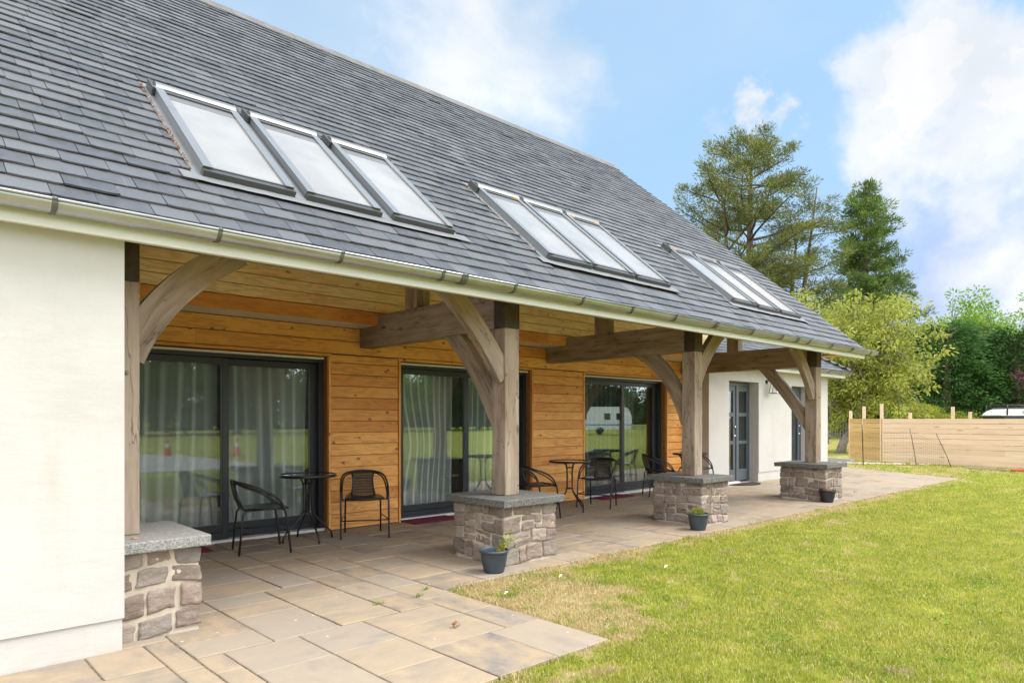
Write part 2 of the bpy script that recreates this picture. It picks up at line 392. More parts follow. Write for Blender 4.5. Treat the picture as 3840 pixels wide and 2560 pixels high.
M['fence']=m_fence('new_pine_board',(.66,.47,.32),(.76,.58,.42)); M['fence_d']=m_fence('stained_pine_board',(.50,.31,.12),(.60,.39,.17))
M['greenwood']=m_fence('algae_wood',(.13,.15,.09),(.30,.27,.19))

# ------------------------------------------------------------------ camera and light
TH=math.atan(2720/2560); H=1.33
cam=bpy.data.cameras.new('camera'); co=bpy.data.objects.new('camera',cam); C.objects.link(co)
co.location=(0,0,H); co.rotation_euler=(PI/2,0,TH-PI/2); cam.lens=24; cam.sensor_width=36; cam.shift_y=(1570-1280)/3840; cam.clip_end=1500; cam.clip_start=.02
SC.camera=co
SUN_EL=R(53); sv=Vector((.74,-.67,0)).normalized()   # towards the sun, horizontally
sl=bpy.data.lights.new('sun','SUN'); sl.energy=1.5; sl.angle=R(30); sl.color=(1,.95,.87)
so=bpy.data.objects.new('sun',sl); C.objects.link(so); d=Vector((sv.x*math.cos(SUN_EL),sv.y*math.cos(SUN_EL),math.sin(SUN_EL)))
so.rotation_euler=d.to_track_quat('Z','Y').to_euler()
c_,s_=math.cos(TH),math.sin(TH)
def ray(px,py):
    r=(px-1920)/2560; return Vector((c_+r*s_, s_-r*c_, -(py-1570)/2560))

W=bpy.data.worlds.new('World'); SC.world=W; W.use_nodes=True
class WT(NT):
    def __init__(s): s.t=W.node_tree; s.t.nodes.clear(); s.out=s.t.nodes.new('ShaderNodeOutputWorld')
w=WT(); g=w.n('TexCoord').outputs['Generated']
sky=w.n('TexSky',sky_type='NISHITA',sun_disc=False,sun_elevation=SUN_EL,sun_rotation=math.atan2(sv.x,sv.y),air_density=1.0,dust_density=.6,ozone_density=3.0)
nrm=w.n('VectorMath',{0:g},operation='NORMALIZE').outputs[0]
n1=w.noise(nrm,3.2,8,.58,.35); n2=w.noise(w.map(nrm,(1,1,2.2)),1.5,5,.55)
# cumulus banks (bearing of each bank, radius in units of the unit sphere, weight)
def D2(x,y): return (x*1.63265,y*1.63265)
BANKS=[(1080,60,.24,.72),(1250,140,.22,.66),(1200,275,.09,.5),(2140,135,.14,1.15),(2210,80,.09,.95),(2010,150,.085,.95),(2290,240,.15,1.1),(2180,300,.12,.6),(2340,370,.13,.7),
       (1760,265,.055,1.1),(1640,320,.06,.6),(1790,300,.06,.8),(2250,560,.12,.5),(2330,600,.12,.55),(740,20,.10,.5),(1780,10,.16,.35),(1900,470,.18,.22)]
wv=w.n('TexNoise',{'Vector':nrm,'Scale':5.0,'Detail':6.0,'Roughness':.62}).outputs['Color']
warp=w.n('VectorMath',{0:nrm,1:w.n('VectorMath',{0:w.n('VectorMath',{0:wv,1:(.5,.5,.5)},operation='SUBTRACT').outputs[0],'Scale':.30},operation='SCALE').outputs[0]},operation='ADD').outputs[0]
acc=None
for x,y,r,wt in BANKS:
    v=ray(*D2(x,y)).normalized(); dd=w.n('VectorMath',{0:warp,1:tuple(v)},operation='DISTANCE').outputs['Value']
    e=w.mr(dd,r*1.25,0,0,wt,True); acc=e if acc is None else w.math('MAXIMUM',acc,e)
# unseen sky away from this view: broken cloud, added and brightened to light the porch
vf=ray(*D2(1500,400)).normalized(); away=w.mr(w.n('VectorMath',{0:nrm,1:tuple(vf)},operation='DISTANCE').outputs['Value'],.75,1.15,0,.62,True)
acc=w.math('MAXIMUM',acc,away)
den=w.math('ADD',acc,w.math('MULTIPLY',w.math('SUBTRACT',n1,.5),1.25)); den=w.math('ADD',den,w.math('MULTIPLY',w.math('SUBTRACT',n2,.5),.3))
cl=w.math('MAXIMUM',w.mr(den,.72,.92,0,.95,True),w.mr(den,.22,.80,0,.80,True))
thin=w.math('MULTIPLY',w.mr(n2,.35,.75,0,.30,True),1.0); cl=w.math('MAXIMUM',cl,thin)
SKY_K=.115
skc=w.mix(.82,sky.outputs[0],(1.50,2.35,3.20))
shade=w.mr(n1,.35,.8,3.0,4.5); 
shade=w.math('MULTIPLY',shade,w.math('MULTIPLY_ADD',w.math('MULTIPLY',away,w.mr(w.n('SeparateXYZ',{0:nrm}).outputs[2],.0,.95,.9,1.7)),3.6,1.0))
cc=w.n('CombineColor',{0:shade,1:w.math('MULTIPLY',shade,1.0),2:w.math('MULTIPLY',shade,1.015)}).outputs[0]
# mauve-grey bank low on the right
vm=ray(*D2(2280,690)).normalized(); mv=w.mr(w.n('VectorMath',{0:nrm,1:tuple(vm)},operation='DISTANCE').outputs['Value'],.28,.03,0,.6,True)
skc=w.mix(mv,skc,(1.75,1.95,3.2))
col=w.mix(cl,skc,cc)
bg=w.n('Background',{'Color':col,'Strength':SKY_K}); w.surf(bg.outputs[0])
SC.view_settings.view_transform='Standard'; SC.view_settings.look='None'; SC.view_settings.gamma=1; SC.view_settings.exposure=1.34
SC.cycles.max_bounces=8; SC.cycles.transparent_max_bounces=24; SC.cycles.caustics_reflective=False; SC.cycles.caustics_refractive=False
SC.cycles.use_denoising=True; SC.cycles.sample_clamp_indirect=8

# ------------------------------------------------------------------ ground
def sheet(name,x0,x1,y0,y1,z,mat,n=1):
    b=MB(); b.add([(x0,y0,z),(x1,y0,z),(x1,y1,z),(x0,y1,z)],[(0,1,2,3)]); return b.build(name,mat,recalc=False)
tag(sheet('lawn',-400,400,-400,400,-.022,M['lawn']),'mown lawn with straw coloured worn patches beside the paving',kind='structure')
tag(sheet('gravel_drive',-40,8.5,-13,-3.6,-.012,m_plain('grey_gravel',(.34,.325,.30),.95,0,.3,25,.8)),kind='structure')

# patio of mixed-size slabs
def in_patio(x,y):
    if y>=4.31: return x<17.9+(y-4.6)*.62 if x>17 else True
    return x<3.27 and y>2.62
def patio():
    g=.15; nx=int((20.2+4)/g); ny=int((7.7-2.61)/g)+1; occ=np.zeros((nx+8,ny+8),bool); b=MB()
    X=lambda i:-3.93+i*g; Y=lambda j:2.61+j*g
    Y0=lambda j:2.62 if j==0 else Y(j)
    sizes=[(4,3),(4,3),(3,3),(4,4),(3,4),(3,3),(3,2),(4,2)]
    cut=[j for j in range(ny) if abs(Y(j)-4.31)<.076][0]
    for j in range(ny):
        for i in range(nx):
            if occ[i,j] or not in_patio(X(i)+.07,Y(j)+.07+(.02 if j==cut else 0)): 
                continue
            random.shuffle(sizes); w_=h_=1
            for (a,c) in sizes+[(3,2),(2,3),(2,2),(1,2),(2,1),(1,1)]:
                if j<cut and X(i)<3.3 and i+a>int((3.27+3.93)/g)+0 and X(i+a)>3.30: continue
                if i+a>nx or j+c>ny: continue
                if not occ[i:i+a,j:j+c].any() and in_patio(X(i+a)-.08,Y(j)+.08) and in_patio(X(i+a)-.08,Y(j+c)-.08): w_,h_=a,c; break
            occ[i:i+w_,j:j+h_]=True
            x0,x1,y0,y1=X(i),X(i+w_),Y(j),Y(j+h_); q=.0045; e=.006
            tz=random.uniform(-.0025,.0025)
            x0+=q+random.uniform(0,.002);x1-=q+random.uniform(0,.002);y0+=q;y1-=q
            o=(random.uniform(0,60),random.uniform(0,60))
            nxs=max(3,int((x1-x0)/.05)); nys=max(3,int((y1-y0)/.05))
            # outline with slightly ragged riven edge
            out=[]
            for k in range(nxs): out.append((x0+(x1-x0)*k/nxs,y0))
            for k in range(nys): out.append((x1,y0+(y1-y0)*k/nys))
            for k in range(nxs): out.append((x1-(x1-x0)*k/nxs,y1))
            for k in range(nys): out.append((x0,y1-(y1-y0)*k/nys))
            cx,cy=(x0+x1)/2,(y0+y1)/2; vs=[];m=len(out)
            for lv,(ins,zz) in enumerate(((0,-.02),(0,-.004),(e,0.0))):
                for (x,y) in out:
                    jx=noise.noise(Vector((x*30,y*30,3)))*.0032; jy=noise.noise(Vector((x*30,y*30,9)))*.0032
                    sx=1-ins/max(.05,(x1-x0)/2); sy=1-ins/max(.05,(y1-y0)/2)
                    vs.append((cx+(x-cx)*sx+jx,cy+(y-cy)*sy+jy,zz+tz))
            fs=[(l*m+k,l*m+(k+1)%m,(l+1)*m+(k+1)%m,(l+1)*m+k) for l in (0,1) for k in range(m)]+[tuple(range(2*m,3*m))]
            lc=[(v[0]+o[0],v[1]+o[1],v[2]) for v in vs] if (w_>=h_) else [(v[1]+o[0],v[0]+o[1],v[2]) for v in vs]
            b.add(vs,fs,lc)
    tag(b.build('patio',M['paver']),'buff and grey sandstone slab paving along the verandah',kind='structure')
    j=MB(); j.prism([(-3.93,2.625),(3.262,2.625),(3.262,4.315),(17.70,4.315),(19.6,7.6),(-3.93,7.6)],-.02,-.0085,'z')
    tag(j.build('paving_joints',M['joint']),kind='structure')
patio()

# ------------------------------------------------------------------ grass blades
def grass():
    N=640000
    # sample in view space: bearing uniform, distance weighted to the front
    rr=RS.uniform(-.80,.80,N*2); dmin,dmax=1.9,21
    u=RS.rand(N*2); dd=dmin*(dmax/dmin)**(u**1.05); q=RS.rand(N*2)<.24; rr=np.where(q,RS.uniform(.8,2.4,N*2),rr)
    x=(c_+rr*s_)*dd; y=(s_-rr*c_)*dd
    ok=(y<4.325+RS.uniform(-.03,.02,N*2))&~((x<3.285+RS.uniform(-.02,.02,N*2))&(y>2.605+RS.uniform(-.02,.02,N*2)))
    far=(x>17.9+(y-4.6)*.62)&(y<9)&(x<23); ok|=far; ok&=(y>-3.5)
    # nothing on the fence line
    x=x[ok];y=y[ok];dd=dd[ok]; n=len(x)
    nz=np.array([noise.noise(Vector((a*1.6,b*1.6,0))) for a,b in zip(x[::1],y[::1])]) 
    nz2=np.array([noise.noise(Vector((a*6.5,b*6.5,5))) for a,b in zip(x,y)])
    keep=RS.rand(n)<np.clip(.62+.55*nz+.5*nz2,.12,1); x,y,dd,nz,nz2=x[keep],y[keep],dd[keep],nz[keep],nz2[keep]; n=len(x)
    edge=((np.abs(y-4.31)<.07)&(x>3.2)&(x<18))|((np.abs(x-3.27)<.07)&(y>2.6)&(y<4.4))|((np.abs(y-2.61)<.07)&(x<3.3))
    hh=(.003+.010*RS.rand(n)**1.8)*(1+.8*np.clip(nz2,0,1)+.9*np.clip(nz,0,1)); hh*=np.where(edge,1.5,1); hh*=np.where(x>18,1.9,1.0)
    ww=.0013+.00042*dd
    a=RS.uniform(0,2*PI,n); lean=RS.uniform(.3,2.0,n)*hh; la=RS.uniform(0,2*PI,n)
    V=np.zeros((n,5,3)); z0=-.022
    ca,sa=np.cos(a),np.sin(a); lx,ly=np.cos(la)*lean,np.sin(la)*lean
    V[:,0]=np.c_[x-ca*ww,y-sa*ww,np.full(n,z0)]; V[:,1]=np.c_[x+ca*ww,y+sa*ww,np.full(n,z0)]
    V[:,2]=np.c_[x+ca*ww*.7+lx*.35,y+sa*ww*.7+ly*.35,z0+.015+hh*.6]; V[:,3]=np.c_[x-ca*ww*.7+lx*.35,y-sa*ww*.7+ly*.35,z0+.015+hh*.6]
    V[:,4]=np.c_[x+lx,y+ly,z0+.015+hh]
    b=(np.arange(n)*5)[:,None]
    F=np.concatenate([b+np.array([[0,1,2]]),b+np.array([[0,2,3]]),b+np.array([[3,2,4]])],1).reshape(-1,3)
    o=rawmesh('grass',V.reshape(-1,3),F,3,M['blade'],np.repeat(RS.rand(n),5))
    tag(o,'short green grass with dry straw patches','grass',kind='stuff')
grass()
def clover():
    V=[];n=900; u=RS.rand(n); dd=2.2*(14/2.2)**u; rr=RS.uniform(-.4,.78,n); x=(c_+rr*s_)*dd; y=(s_-rr*c_)*dd
    ok=(y<4.25)&~((x<3.35)&(y>2.5)); x=x[ok];y=y[ok]; P=[];Dv=[]
    for a,b in zip(x,y):
        if noise.noise(Vector((a*1.1,b*1.1,8)))<-.02: continue
        m=RS.randint(8,26); s_c=RS.uniform(.015,.05)
        P.append(np.c_[a+RS.normal(0,s_c,m),b+RS.normal(0,s_c,m),-.012+RS.rand(m)*.014]); t=RS.uniform(0,2*PI,m); Dv.append(np.c_[np.cos(t),np.sin(t),RS.uniform(-.1,.5,m)])
    P=np.concatenate(P);Dv=np.concatenate(Dv); V=leaves(P,Dv,RS.uniform(.010,.020,len(P)),.012,RS.rand(len(P)),'clover',M['gleaf'])
    tag(V,'low clover and broad-leaved weeds scattered through the lawn','ground cover',kind='stuff')

# ------------------------------------------------------------------ the house
house=thing('house',(6,8,0),'long white lodge with slate roof, skylights and oak framed verandah','house')
def part(mb,name,mat,parent=None,**k): return mb.build(name,M[mat],parent or house,**k)
YW=4.396; YC=7.42
# rendered wall by the verandah
b=MB(); b.box(-4,1.07,YW,YW+.34,.185,2.40,off=False); b.box(.73,1.069,YW+.341,YC+.3,.185,2.40,off=False)
b.box(-3.99,1.062,YW+.013,YW+.33,-.02,.1849,off=False); part(b,'rendered_wall','render')
# gable wall and back walls
b=MB(); b.prism([(7.6,0),(16.2,0),(16.2,2.4),(9.9,6.7),(8.0,5.3),(7.6,5.0)],11.9,12.0,'x'); b.box(-4,12,16.2,16.5,0,2.4,off=False); part(b,'gable_wall','render')

# --- cladding
def boards(b,x0,x1,z0,z1,y,h,lap=.012,t=.02,split=None):
    z=z0
    while z<z1-.01:
        zt=min(z+h,z1); xs=[x0]
        if split:
            xx=x0+random.uniform(.4,split)
            while xx<x1-.5: xs.append(xx); xx+=random.uniform(split*.6,split*1.4)
        xs.append(x1)
        for a,c in zip(xs[:-1],xs[1:]):
            o=(random.uniform(0,60),random.uniform(0,60)); a_,c_2=a+.001,c-.001
            vs=[(a_,y-t-lap,z+.005),(c_2,y-t-lap,z+.005),(c_2,y-t,zt-.004),(a_,y-t,zt-.004),(a_,y-t+.016,zt+.002),(c_2,y-t+.016,zt+.002),(a_,y,z+.005),(c_2,y,z+.005)]
            fs=[(0,1,2,3),(3,2,5,4),(0,6,7,1),(0,3,4,6),(1,7,5,2)]
            b.add(vs,fs,[(v[0]+o[0],v[1],v[2]+o[1]) for v in vs])
        z=zt
b=MB()
for x0,x1 in ((1.08,1.52),(3.995,4.945),(7.40,8.565),(11.0,11.79)):
    boards(b,x0,x1,.05,2.10,YC,.1395); b.box(x0,x1,YC-.03,YC+.0,.012,.049)
boards(b,1.08,11.79,2.108,2.43,YC+.004,.161,lap=.004,split=2.6); part(b,'timber_cladding','larch')
b=MB()
for x0,x1 in ((1.08,1.52),(3.995,4.945),(7.40,8.565),(11.0,11.79)): b.box(x0-.02,x1+.02,YC+.002,YC+.02,.0,2.10)
b.box(1.08,11.79,YC+.007,YC+.03,2.105,2.60); part(b,'cladding_backing','slate_edge')
YB=7.0
b=MB(); boards(b,1.08,11.85,2.432,2.585,YB,.153,lap=0,split=4.0); part(b,'bulkhead_board','larch')
b=MB(); boards(b,1.08,11.85,2.588,3.9,YB+.012,.121,lap=0,split=3.2); part(b,'verandah_boarding','spruce')
b=MB(); b.box(1.08,11.85,YB+.022,YB+.10,2.45,4.5); part(b,'board_backing','slate_edge')
b=MB(); b.box(1.075,11.9,YB+.005,YC-.005,2.436,2.446); part(b,'bulkhead_underside','upvc')
b=MB(); b.box(1.072,11.64,4.33,4.74,2.445,2.457); b.box(11.65,12.02,4.33,5.2,2.385,2.397); part(b,'eaves_soffit','larch')
# sloped ceiling boards, unseen; added pale to bounce light into the verandah
b=MB()
for k in range(19):
    y0=4.36+k*.139; y1=y0+.136; zz=lambda y: 2.47+.845*(y-4.25)-.10
    b.add([(1.08,y0,zz(y0)),(11.9,y0,zz(y0)),(11.9,y1,zz(y1)),(1.08,y1,zz(y1))],[(0,3,2,1)],[(1.08+k*3,y0,k),(11.9+k*3,y0,k),(11.9+k*3,y1,k),(1.08+k*3,y1,k)])
part(b,'ceiling_boarding','spruce',recalc=False)
# --- wing
YG=6.99; XW0,XW1=11.80,17.37
b=MB()
ops=[(12.56,13.80,2.105),(15.36,16.35,2.085)]
xs=[XW0]+[v for o in ops for v in o[:2]]+[XW1]
for i in range(0,len(xs),2): b.box(xs[i],xs[i+1],YG,YG+.35,.19,2.50,off=False)
for i in range(0,len(xs),2): b.box(xs[i]+(.012 if i==0 else 0),xs[i+1]-(.012 if i==len(xs)-2 else 0),YG+.012,YG+.34,-.02,.1899,off=False)
for x0,x1,zt in ops: b.box(x0-.001,x1+.001,YG+.0005,YG+.3495,zt,2.4995,off=False)
b.box(XW1-.3,XW1-.001,YG+.351,12.5,-.02,2.5,off=False); b.box(XW0,XW1,12.5,12.8,0,2.5,off=False); b.box(XW0+.001,XW0+.2,YG+.351,YC+.4,-.02,2.5,off=False)
part(b,'wing_wall','render')
# wing roof (hipped)
def hip():
    xe=17.84; ye=6.66; z0=2.50; sl=.62; b=MB(); rr=random.Random(3)
    run=3.0
    g=.165; nrow=int(run/math.cos(math.atan(sl))/g); cs=math.cos(math.atan(sl)); sn=math.sin(math.atan(sl))
    for face in (0,1):
        for k in range(nrow):
            s0=k*g; L=(xe-11.0-s0*cs) if face==0 else (run*2-2*s0*cs)
            u=rr.uniform(-.25,0)
            while u<L:
                w_=rr.uniform(.22,.3); u0=max(u,0); u1=min(u+w_-.004,L); u+=w_
                if u1-u0<.03: continue
                z_=.018
                def P(uu,s,n):
                    d=s*cs-n*sn; h=s*sn+n*cs
                    return (xe-(L-uu)-s0*cs if face==0 else xe-d, ye+d if face==0 else ye+s0*cs+uu, z0+h)
                vs=[P(u0,s0-.01,z_),P(u1,s0-.01,z_),P(u1,s0+g+.05,.004),P(u0,s0+g+.05,.004),P(u0,s0-.01,.008),P(u1,s0-.01,.008)]
                b.add(vs,[(0,1,2,3),(4,5,1,0)],[(u0,s0,k),(u1,s0,k),(u1,s0+g,k),(u0,s0+g,k),(u0,s0,k),(u1,s0,k)])
    b.add([(11,ye,z0-.005),(xe,ye,z0-.005),(xe-run,ye+run,z0-.005+run*sl),(11,ye+run,z0-.005+run*sl)],[(0,1,2,3)])
    b.add([(xe,ye,z0-.005),(xe,ye+2*run,z0-.005),(xe-run,ye+run,z0-.005+run*sl)],[(0,1,2)])
    r=part(b,'wing_roof','slate')
    h=MB(); h.tube([(xe+.02,ye-.02,z0+.03),(xe-run,ye+run,z0+run*sl+.04)],.045,8); part(h,'hip_flashing','lead',r)
    b=MB(); b.box(11.85,17.80,6.735,6.76,2.345,2.49,off=False); b.box(17.775,17.80,6.761,12.9,2.345,2.49,off=False); part(b,'wing_fascia','upvc')
    b=MB(); b.box(11.85,17.77,6.765,6.985,2.375,2.385,off=False); part(b,'wing_soffit','upvc')
hip()
def gutter(name,x0,x1,yc,zt,r,brs,double=()):
    b=MB(); n=12; prof=[(yc-r*math.cos(t*PI/n),zt-r*math.sin(t*PI/n)) for t in range(n+1)]
    inn=[(yc-(r-.004)*math.cos(t*PI/n),zt-(r-.004)*math.sin(t*PI/n)) for t in range(n,-1,-1)]
    b.prism(prof+inn,x0,x1,'x'); b.sm=[True]*len(b.sm)
    b.tube([(x0,yc-r-.002,zt+.003),(x1,yc-r-.002,zt+.003)],.0085,8)
    cap=MB(); b.prism(prof,x1,x1+.004,'x')
    g=part(b,name,'galv')
    for x in brs:
        for dx in ((0,) if x not in double else (-.0,)):
            k=MB(); w_=.0125 if x not in double else .03; R2=r+.006
            o_=[(yc-R2*math.cos(t*PI/n),zt-R2*math.sin(t*PI/n)) for t in range(0,n-1)]; i_=[(yc-(R2-.004)*math.cos(t*PI/n),zt-(R2-.004)*math.sin(t*PI/n)) for t in range(n-2,-1,-1)]
            k.prism(o_+i_,x-w_,x+w_,'x'); k.tube([(x-w_,yc-r-.002,zt+.004),(x+w_,yc-r-.002,zt+.004)],.012,8)
            part(k,'gutter_bracket','galv_d',g)
    return g
gutter('gutter',-4,12.38,4.205,2.452,.058,[-.2,.69,1.52,2.33,3.19,3.40,3.95,4.82,5.58,6.35,7.2,8.07,8.88,9.35,9.72,10.5,11.3,12.08],double=(3.40,7.2,9.35))
gutter('wing_gutter',12.4,17.93,6.675,2.475,.055,[13.1,14.0,14.9,15.8,16.6,17.3,17.75])
b=MB(); b.box(-4,12.12,4.27,4.292,2.333,2.475,off=False,bev=.003); part(b,'fascia','upvc')
b=MB(); b.box(-4,12.11,4.2935,4.394,2.352,2.364,off=False); part(b,'soffit_board','upvc')

# --- main roof
SL=math.atan(.845); cs,sn=math.cos(SL),math.sin(SL); RL=7.03
def RP(x,s,n=0): return (x, 4.25+s*cs-n*sn, 2.47+s*sn+n*cs)
SKY=[(1.65,2.31,.765,2.36),(2.41,3.06,.765,2.36),(3.18,3.815,.765,2.34),(5.00,5.665,.70,2.33),(5.71,6.415,.70,2.32),(6.46,7.13,.69,2.30),(8.66,9.29,.685,2.20),(9.34,9.975,.66,2.18),(10.05,10.72,.66,2.16)]
CUT=[(1.60,3.86,.70,2.42),(4.94,7.17,.63,2.39),(8.60,10.77,.60,2.25)]
def roof():
    b=MB(); rr=random.Random(5); g=.1635; n=int(RL/g)
    for k in range(n+1):
        s0=k*g+.025; u=-4+rr.uniform(-.25,0); 
        while u<12.09:
            w_=rr.choice([.22,.25,.25,.28])+rr.uniform(-.012,.012); a,c=u+.002,min(u+w_-.002,12.09+rr.uniform(-.006,.008)); u+=w_
            segs=[(a,c)]
            for (x0,x1,z0,z1) in CUT:
                if s0+g>z0 and s0<z1-.02:
                    ns=[]
                    for (p,q) in segs:
                        if q<=x0 or p>=x1: ns.append((p,q)); continue
                        if p<x0: ns.append((p,x0))
                        if q>x1: ns.append((x1,q))
                    segs=ns
            for (p,q) in segs:
                if q-p<.012: continue
                t=rr.uniform(.006,.010); lift=rr.uniform(.001,.006)+(.004 if rr.random()<.03 else 0); r=rr.random(); o=(rr.uniform(0,40),rr.uniform(0,40))
                m=7; head=min(s0+g*1.25,RL); dr=rr.uniform(-.006,.005); skew=rr.uniform(-.005,.005)
                us=[p+(q-p)*i/m for i in range(m+1)]; tail=[s0+dr+skew*(i/m-.5)+rr.uniform(-.0022,.0022) for i in range(m+1)]
                tail[0]+=rr.uniform(0,.006); tail[-1]+=rr.uniform(0,.006)
                vs=[];lc=[]
                for i in range(m+1): vs.append(RP(us[i],tail[i]+.004*rr.random(),.010+lift+t)); lc.append((us[i]+o[0],tail[i]+o[1],r*9))
                for i in range(m+1): vs.append(RP(us[i],tail[i],.008+lift)); lc.append((us[i]+o[0],tail[i]+o[1]-.01,r*9))
                for i in range(m+1): vs.append(RP(us[i],head,.004)); lc.append((us[i]+o[0],head+o[1],r*9))
                fs=[];m1=m+1
                for i in range(m): fs.append((i,i+1,2*m1+i+1,2*m1+i)); fs.append((m1+i,m1+i+1,i+1,i))
                fs.append((0,2*m1,m1)); fs.append((m,m1+m,2*m1+m))
                b.add(vs,fs,lc,r)
    rf=b.build('roof',M['slate'],house,recalc=False)
    d=MB()
    for a0,a1,z0,z1 in [(0,RL,-.03,-.002)]:
        vs=[RP(x,s,n_) for x in (-4,12.07) for s in (0.0,RL) for n_ in (-.05,-.002)]
        d.add(vs,[(0,2,3,1),(4,5,7,6),(0,1,5,4),(2,6,7,3),(1,3,7,5),(0,4,6,2)])
    y1=2*9.62-4.25; d.add([(-4,9.62,6.98),(12.07,9.62,6.98),(12.07,y1+2.2,2.47-1.8),(-4,y1+2.2,2.47-1.8)],[(0,1,2,3)])
    part(d,'roof_deck','slate_edge',rf)
    r=MB(); x=-4
    while x<12.0:
        z=7.01; pr=[(9.44,z-.13),(9.60,z+.025),(9.66,z+.025),(9.82,z-.13),(9.80,z-.15),(9.64,z),(9.62,z),(9.46,z-.15)]
        r.prism(pr,x,x+.445,'x'); x+=.45
    part(r,'ridge_tiles','ridge',rf)
roof()
def skylight(x0,x1,s0,s1,spacers):
    def pm(b,poly3,fs): b.add([RP(*p) for p in poly3],fs)
    def rb(b,xa,xb,sa,sb,na,nb):
        vs=[RP(x,s,n) for n in (na,nb) for s in (sa,sb) for x in (xa,xb)]
        b.add(vs,[(0,2,3,1),(4,5,7,6),(0,1,5,4),(1,3,7,5),(3,2,6,7),(2,0,4,6)])
    N=.078; fw=.070
    b=MB()
    for a,c in ((x0,x0+fw),(x1-fw,x1)):
        rb(b,a+.004,c,s0+.05,s1-.10,.0,N); 
        mid=s0+(s1-s0)*.66
        rb(b,a,c-.004,s0+.035,mid-.0015,N+.0005,N+.004); rb(b,a,c-.004,mid+.0015,s1-.1,N+.0005,N+.004)
    rb(b,x0+fw-.006,x1-fw+.006,s0+.06,s0+.10,.0,N-.012); rb(b,x0+fw-.006,x1-fw+.006,s1-.16,s1-.12,.0,N-.01)
    f=part(b,'skylight','skyframe')
    b=MB(); rb(b,x0-.002,x1+.002,s0,s0+.052,.0,N-.014); rb(b,x0+.03,x1-.03,s0+.0525,s0+.062,.0,N-.008); part(b,'bottom_rail','skyframe_d',f)
    b=MB(); rb(b,x0+fw-.012,x1-fw+.012,s0+.088,s1-.14,.062,.066); part(b,'pane','skyglass',f)
    b=MB(); rb(b,x0+fw-.004,x1-fw+.004,s1-.195,s1-.158,.067,.080); part(b,'top_rail','skyframe_d',f)
    b=MB(); rb(b,x0+fw-.010,x1-fw+.010,s1-.30,s1-.196,.0665,.0675); part(b,'painted_reflection','reflection_grey',f)  # grey strip painted across the pane top as the hood's reflection
    b=MB(); n=8
    pr=[(s1-.135+.125*(i/n),N-.004+.030*math.sin(PI*(.10+.85*i/n))) for i in range(n+1)]+[(s1,0),(s1-.135,0)]
    m=len(pr); vs=[RP(x0+.012,s,nn) for s,nn in pr]+[RP(x1-.012,s,nn) for s,nn in pr]
    b.add(vs,[tuple(range(m)),tuple(range(2*m-1,m-1,-1))]+[(i,m+i,m+(i+1)%m,(i+1)%m) for i in range(m)]); part(b,'hood','hood',f)
    for xx in (x0-.022,x1+.004): b=MB(); rb(b,xx,xx+.018,s1-.17,s1+.015,0,N+.008); part(b,'hinge_cover','skyframe_d',f)
    for q in spacers:
        b=MB(); xx=x0+fw+.035 if q==0 else x1-fw-.035; b.tube([RP(xx-.022,s1-.150,N+.002),RP(xx+.022,s1-.150,N+.002)],.016,8); part(b,'spacer','orange',f)
SPC={3:(1,),5:(0,1),6:(0,),7:(1,)}
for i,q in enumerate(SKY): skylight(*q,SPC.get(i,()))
for gi,(x0,x1,s0,s1) in enumerate(CUT):
    b=MB(); ss=SKY[gi*3][2]; n=40
    top=[]; 
    for i in range(n+1):
        x=x0-.10+(x1-x0+.20)*i/n; top.append((x, s0-.035+.008*noise.noise(Vector((x*3,gi,0)))+.004*noise.noise(Vector((x*11,gi,0))), .030+.006*noise.noise(Vector((x*6,3,gi)))))
    vs=[RP(*p) for p in top]+[RP(p[0],s0+.10,.020) for p in top]; m=n+1
    b.add(vs,[(i,i+1,m+i+1,m+i) for i in range(n)])
    vs=[RP(x,s,nn) for x,s,nn in ((x0-.015,s0,.018),(x1+.015,s0,.018),(x1+.015,s1+.03,.018),(x0-.015,s1+.03,.018))]
    b.add(vs,[(0,1,2,3)]); 
    # raised gutters between neighbouring windows and along the sides
    k=SKY[gi*3:gi*3+3]
    for xa,xb in ((k[0][1]+.006,k[1][0]-.006),(k[1][1]+.006,k[2][0]-.006)):
        vs=[RP(x,s,nn) for x,s,nn in ((xa,s0+.05,.025),(xb,s0+.05,.025),(xb,s1,.025),(xa,s1,.025))]; b.add(vs,[(0,1,2,3)])
    part(b,'skylight_flashing','lead')
# debris caught beside the first two banks of windows
for gi in (0,1):
    x0,x1,s0,s1=CUT[gi]; n=230 if gi==0 else 80
    s=RS.uniform(s0+.12,s1-.02,n); x=x0-.012+RS.normal(0,.008,n); z=.022+RS.rand(n)*.012
    Cn=np.array([RP(a,c,e) for a,c,e in zip(x,s,z)]); 
    V=(Cn[:,None,:]+RS.normal(0,.0045,(n,4,3))).reshape(-1,3); b_=(np.arange(n)*4)[:,None]; F=np.concatenate([b_+np.array([[0,1,2]]),b_+np.array([[0,2,3]]),b_+np.array([[1,2,3]])],1).reshape(-1,3)
    tag(rawmesh('leaf_litter',V,F,3,M['dryplant'],np.repeat(RS.rand(n),4)),'crumbled brown leaf litter caught beside the skylights','litter',kind='stuff')

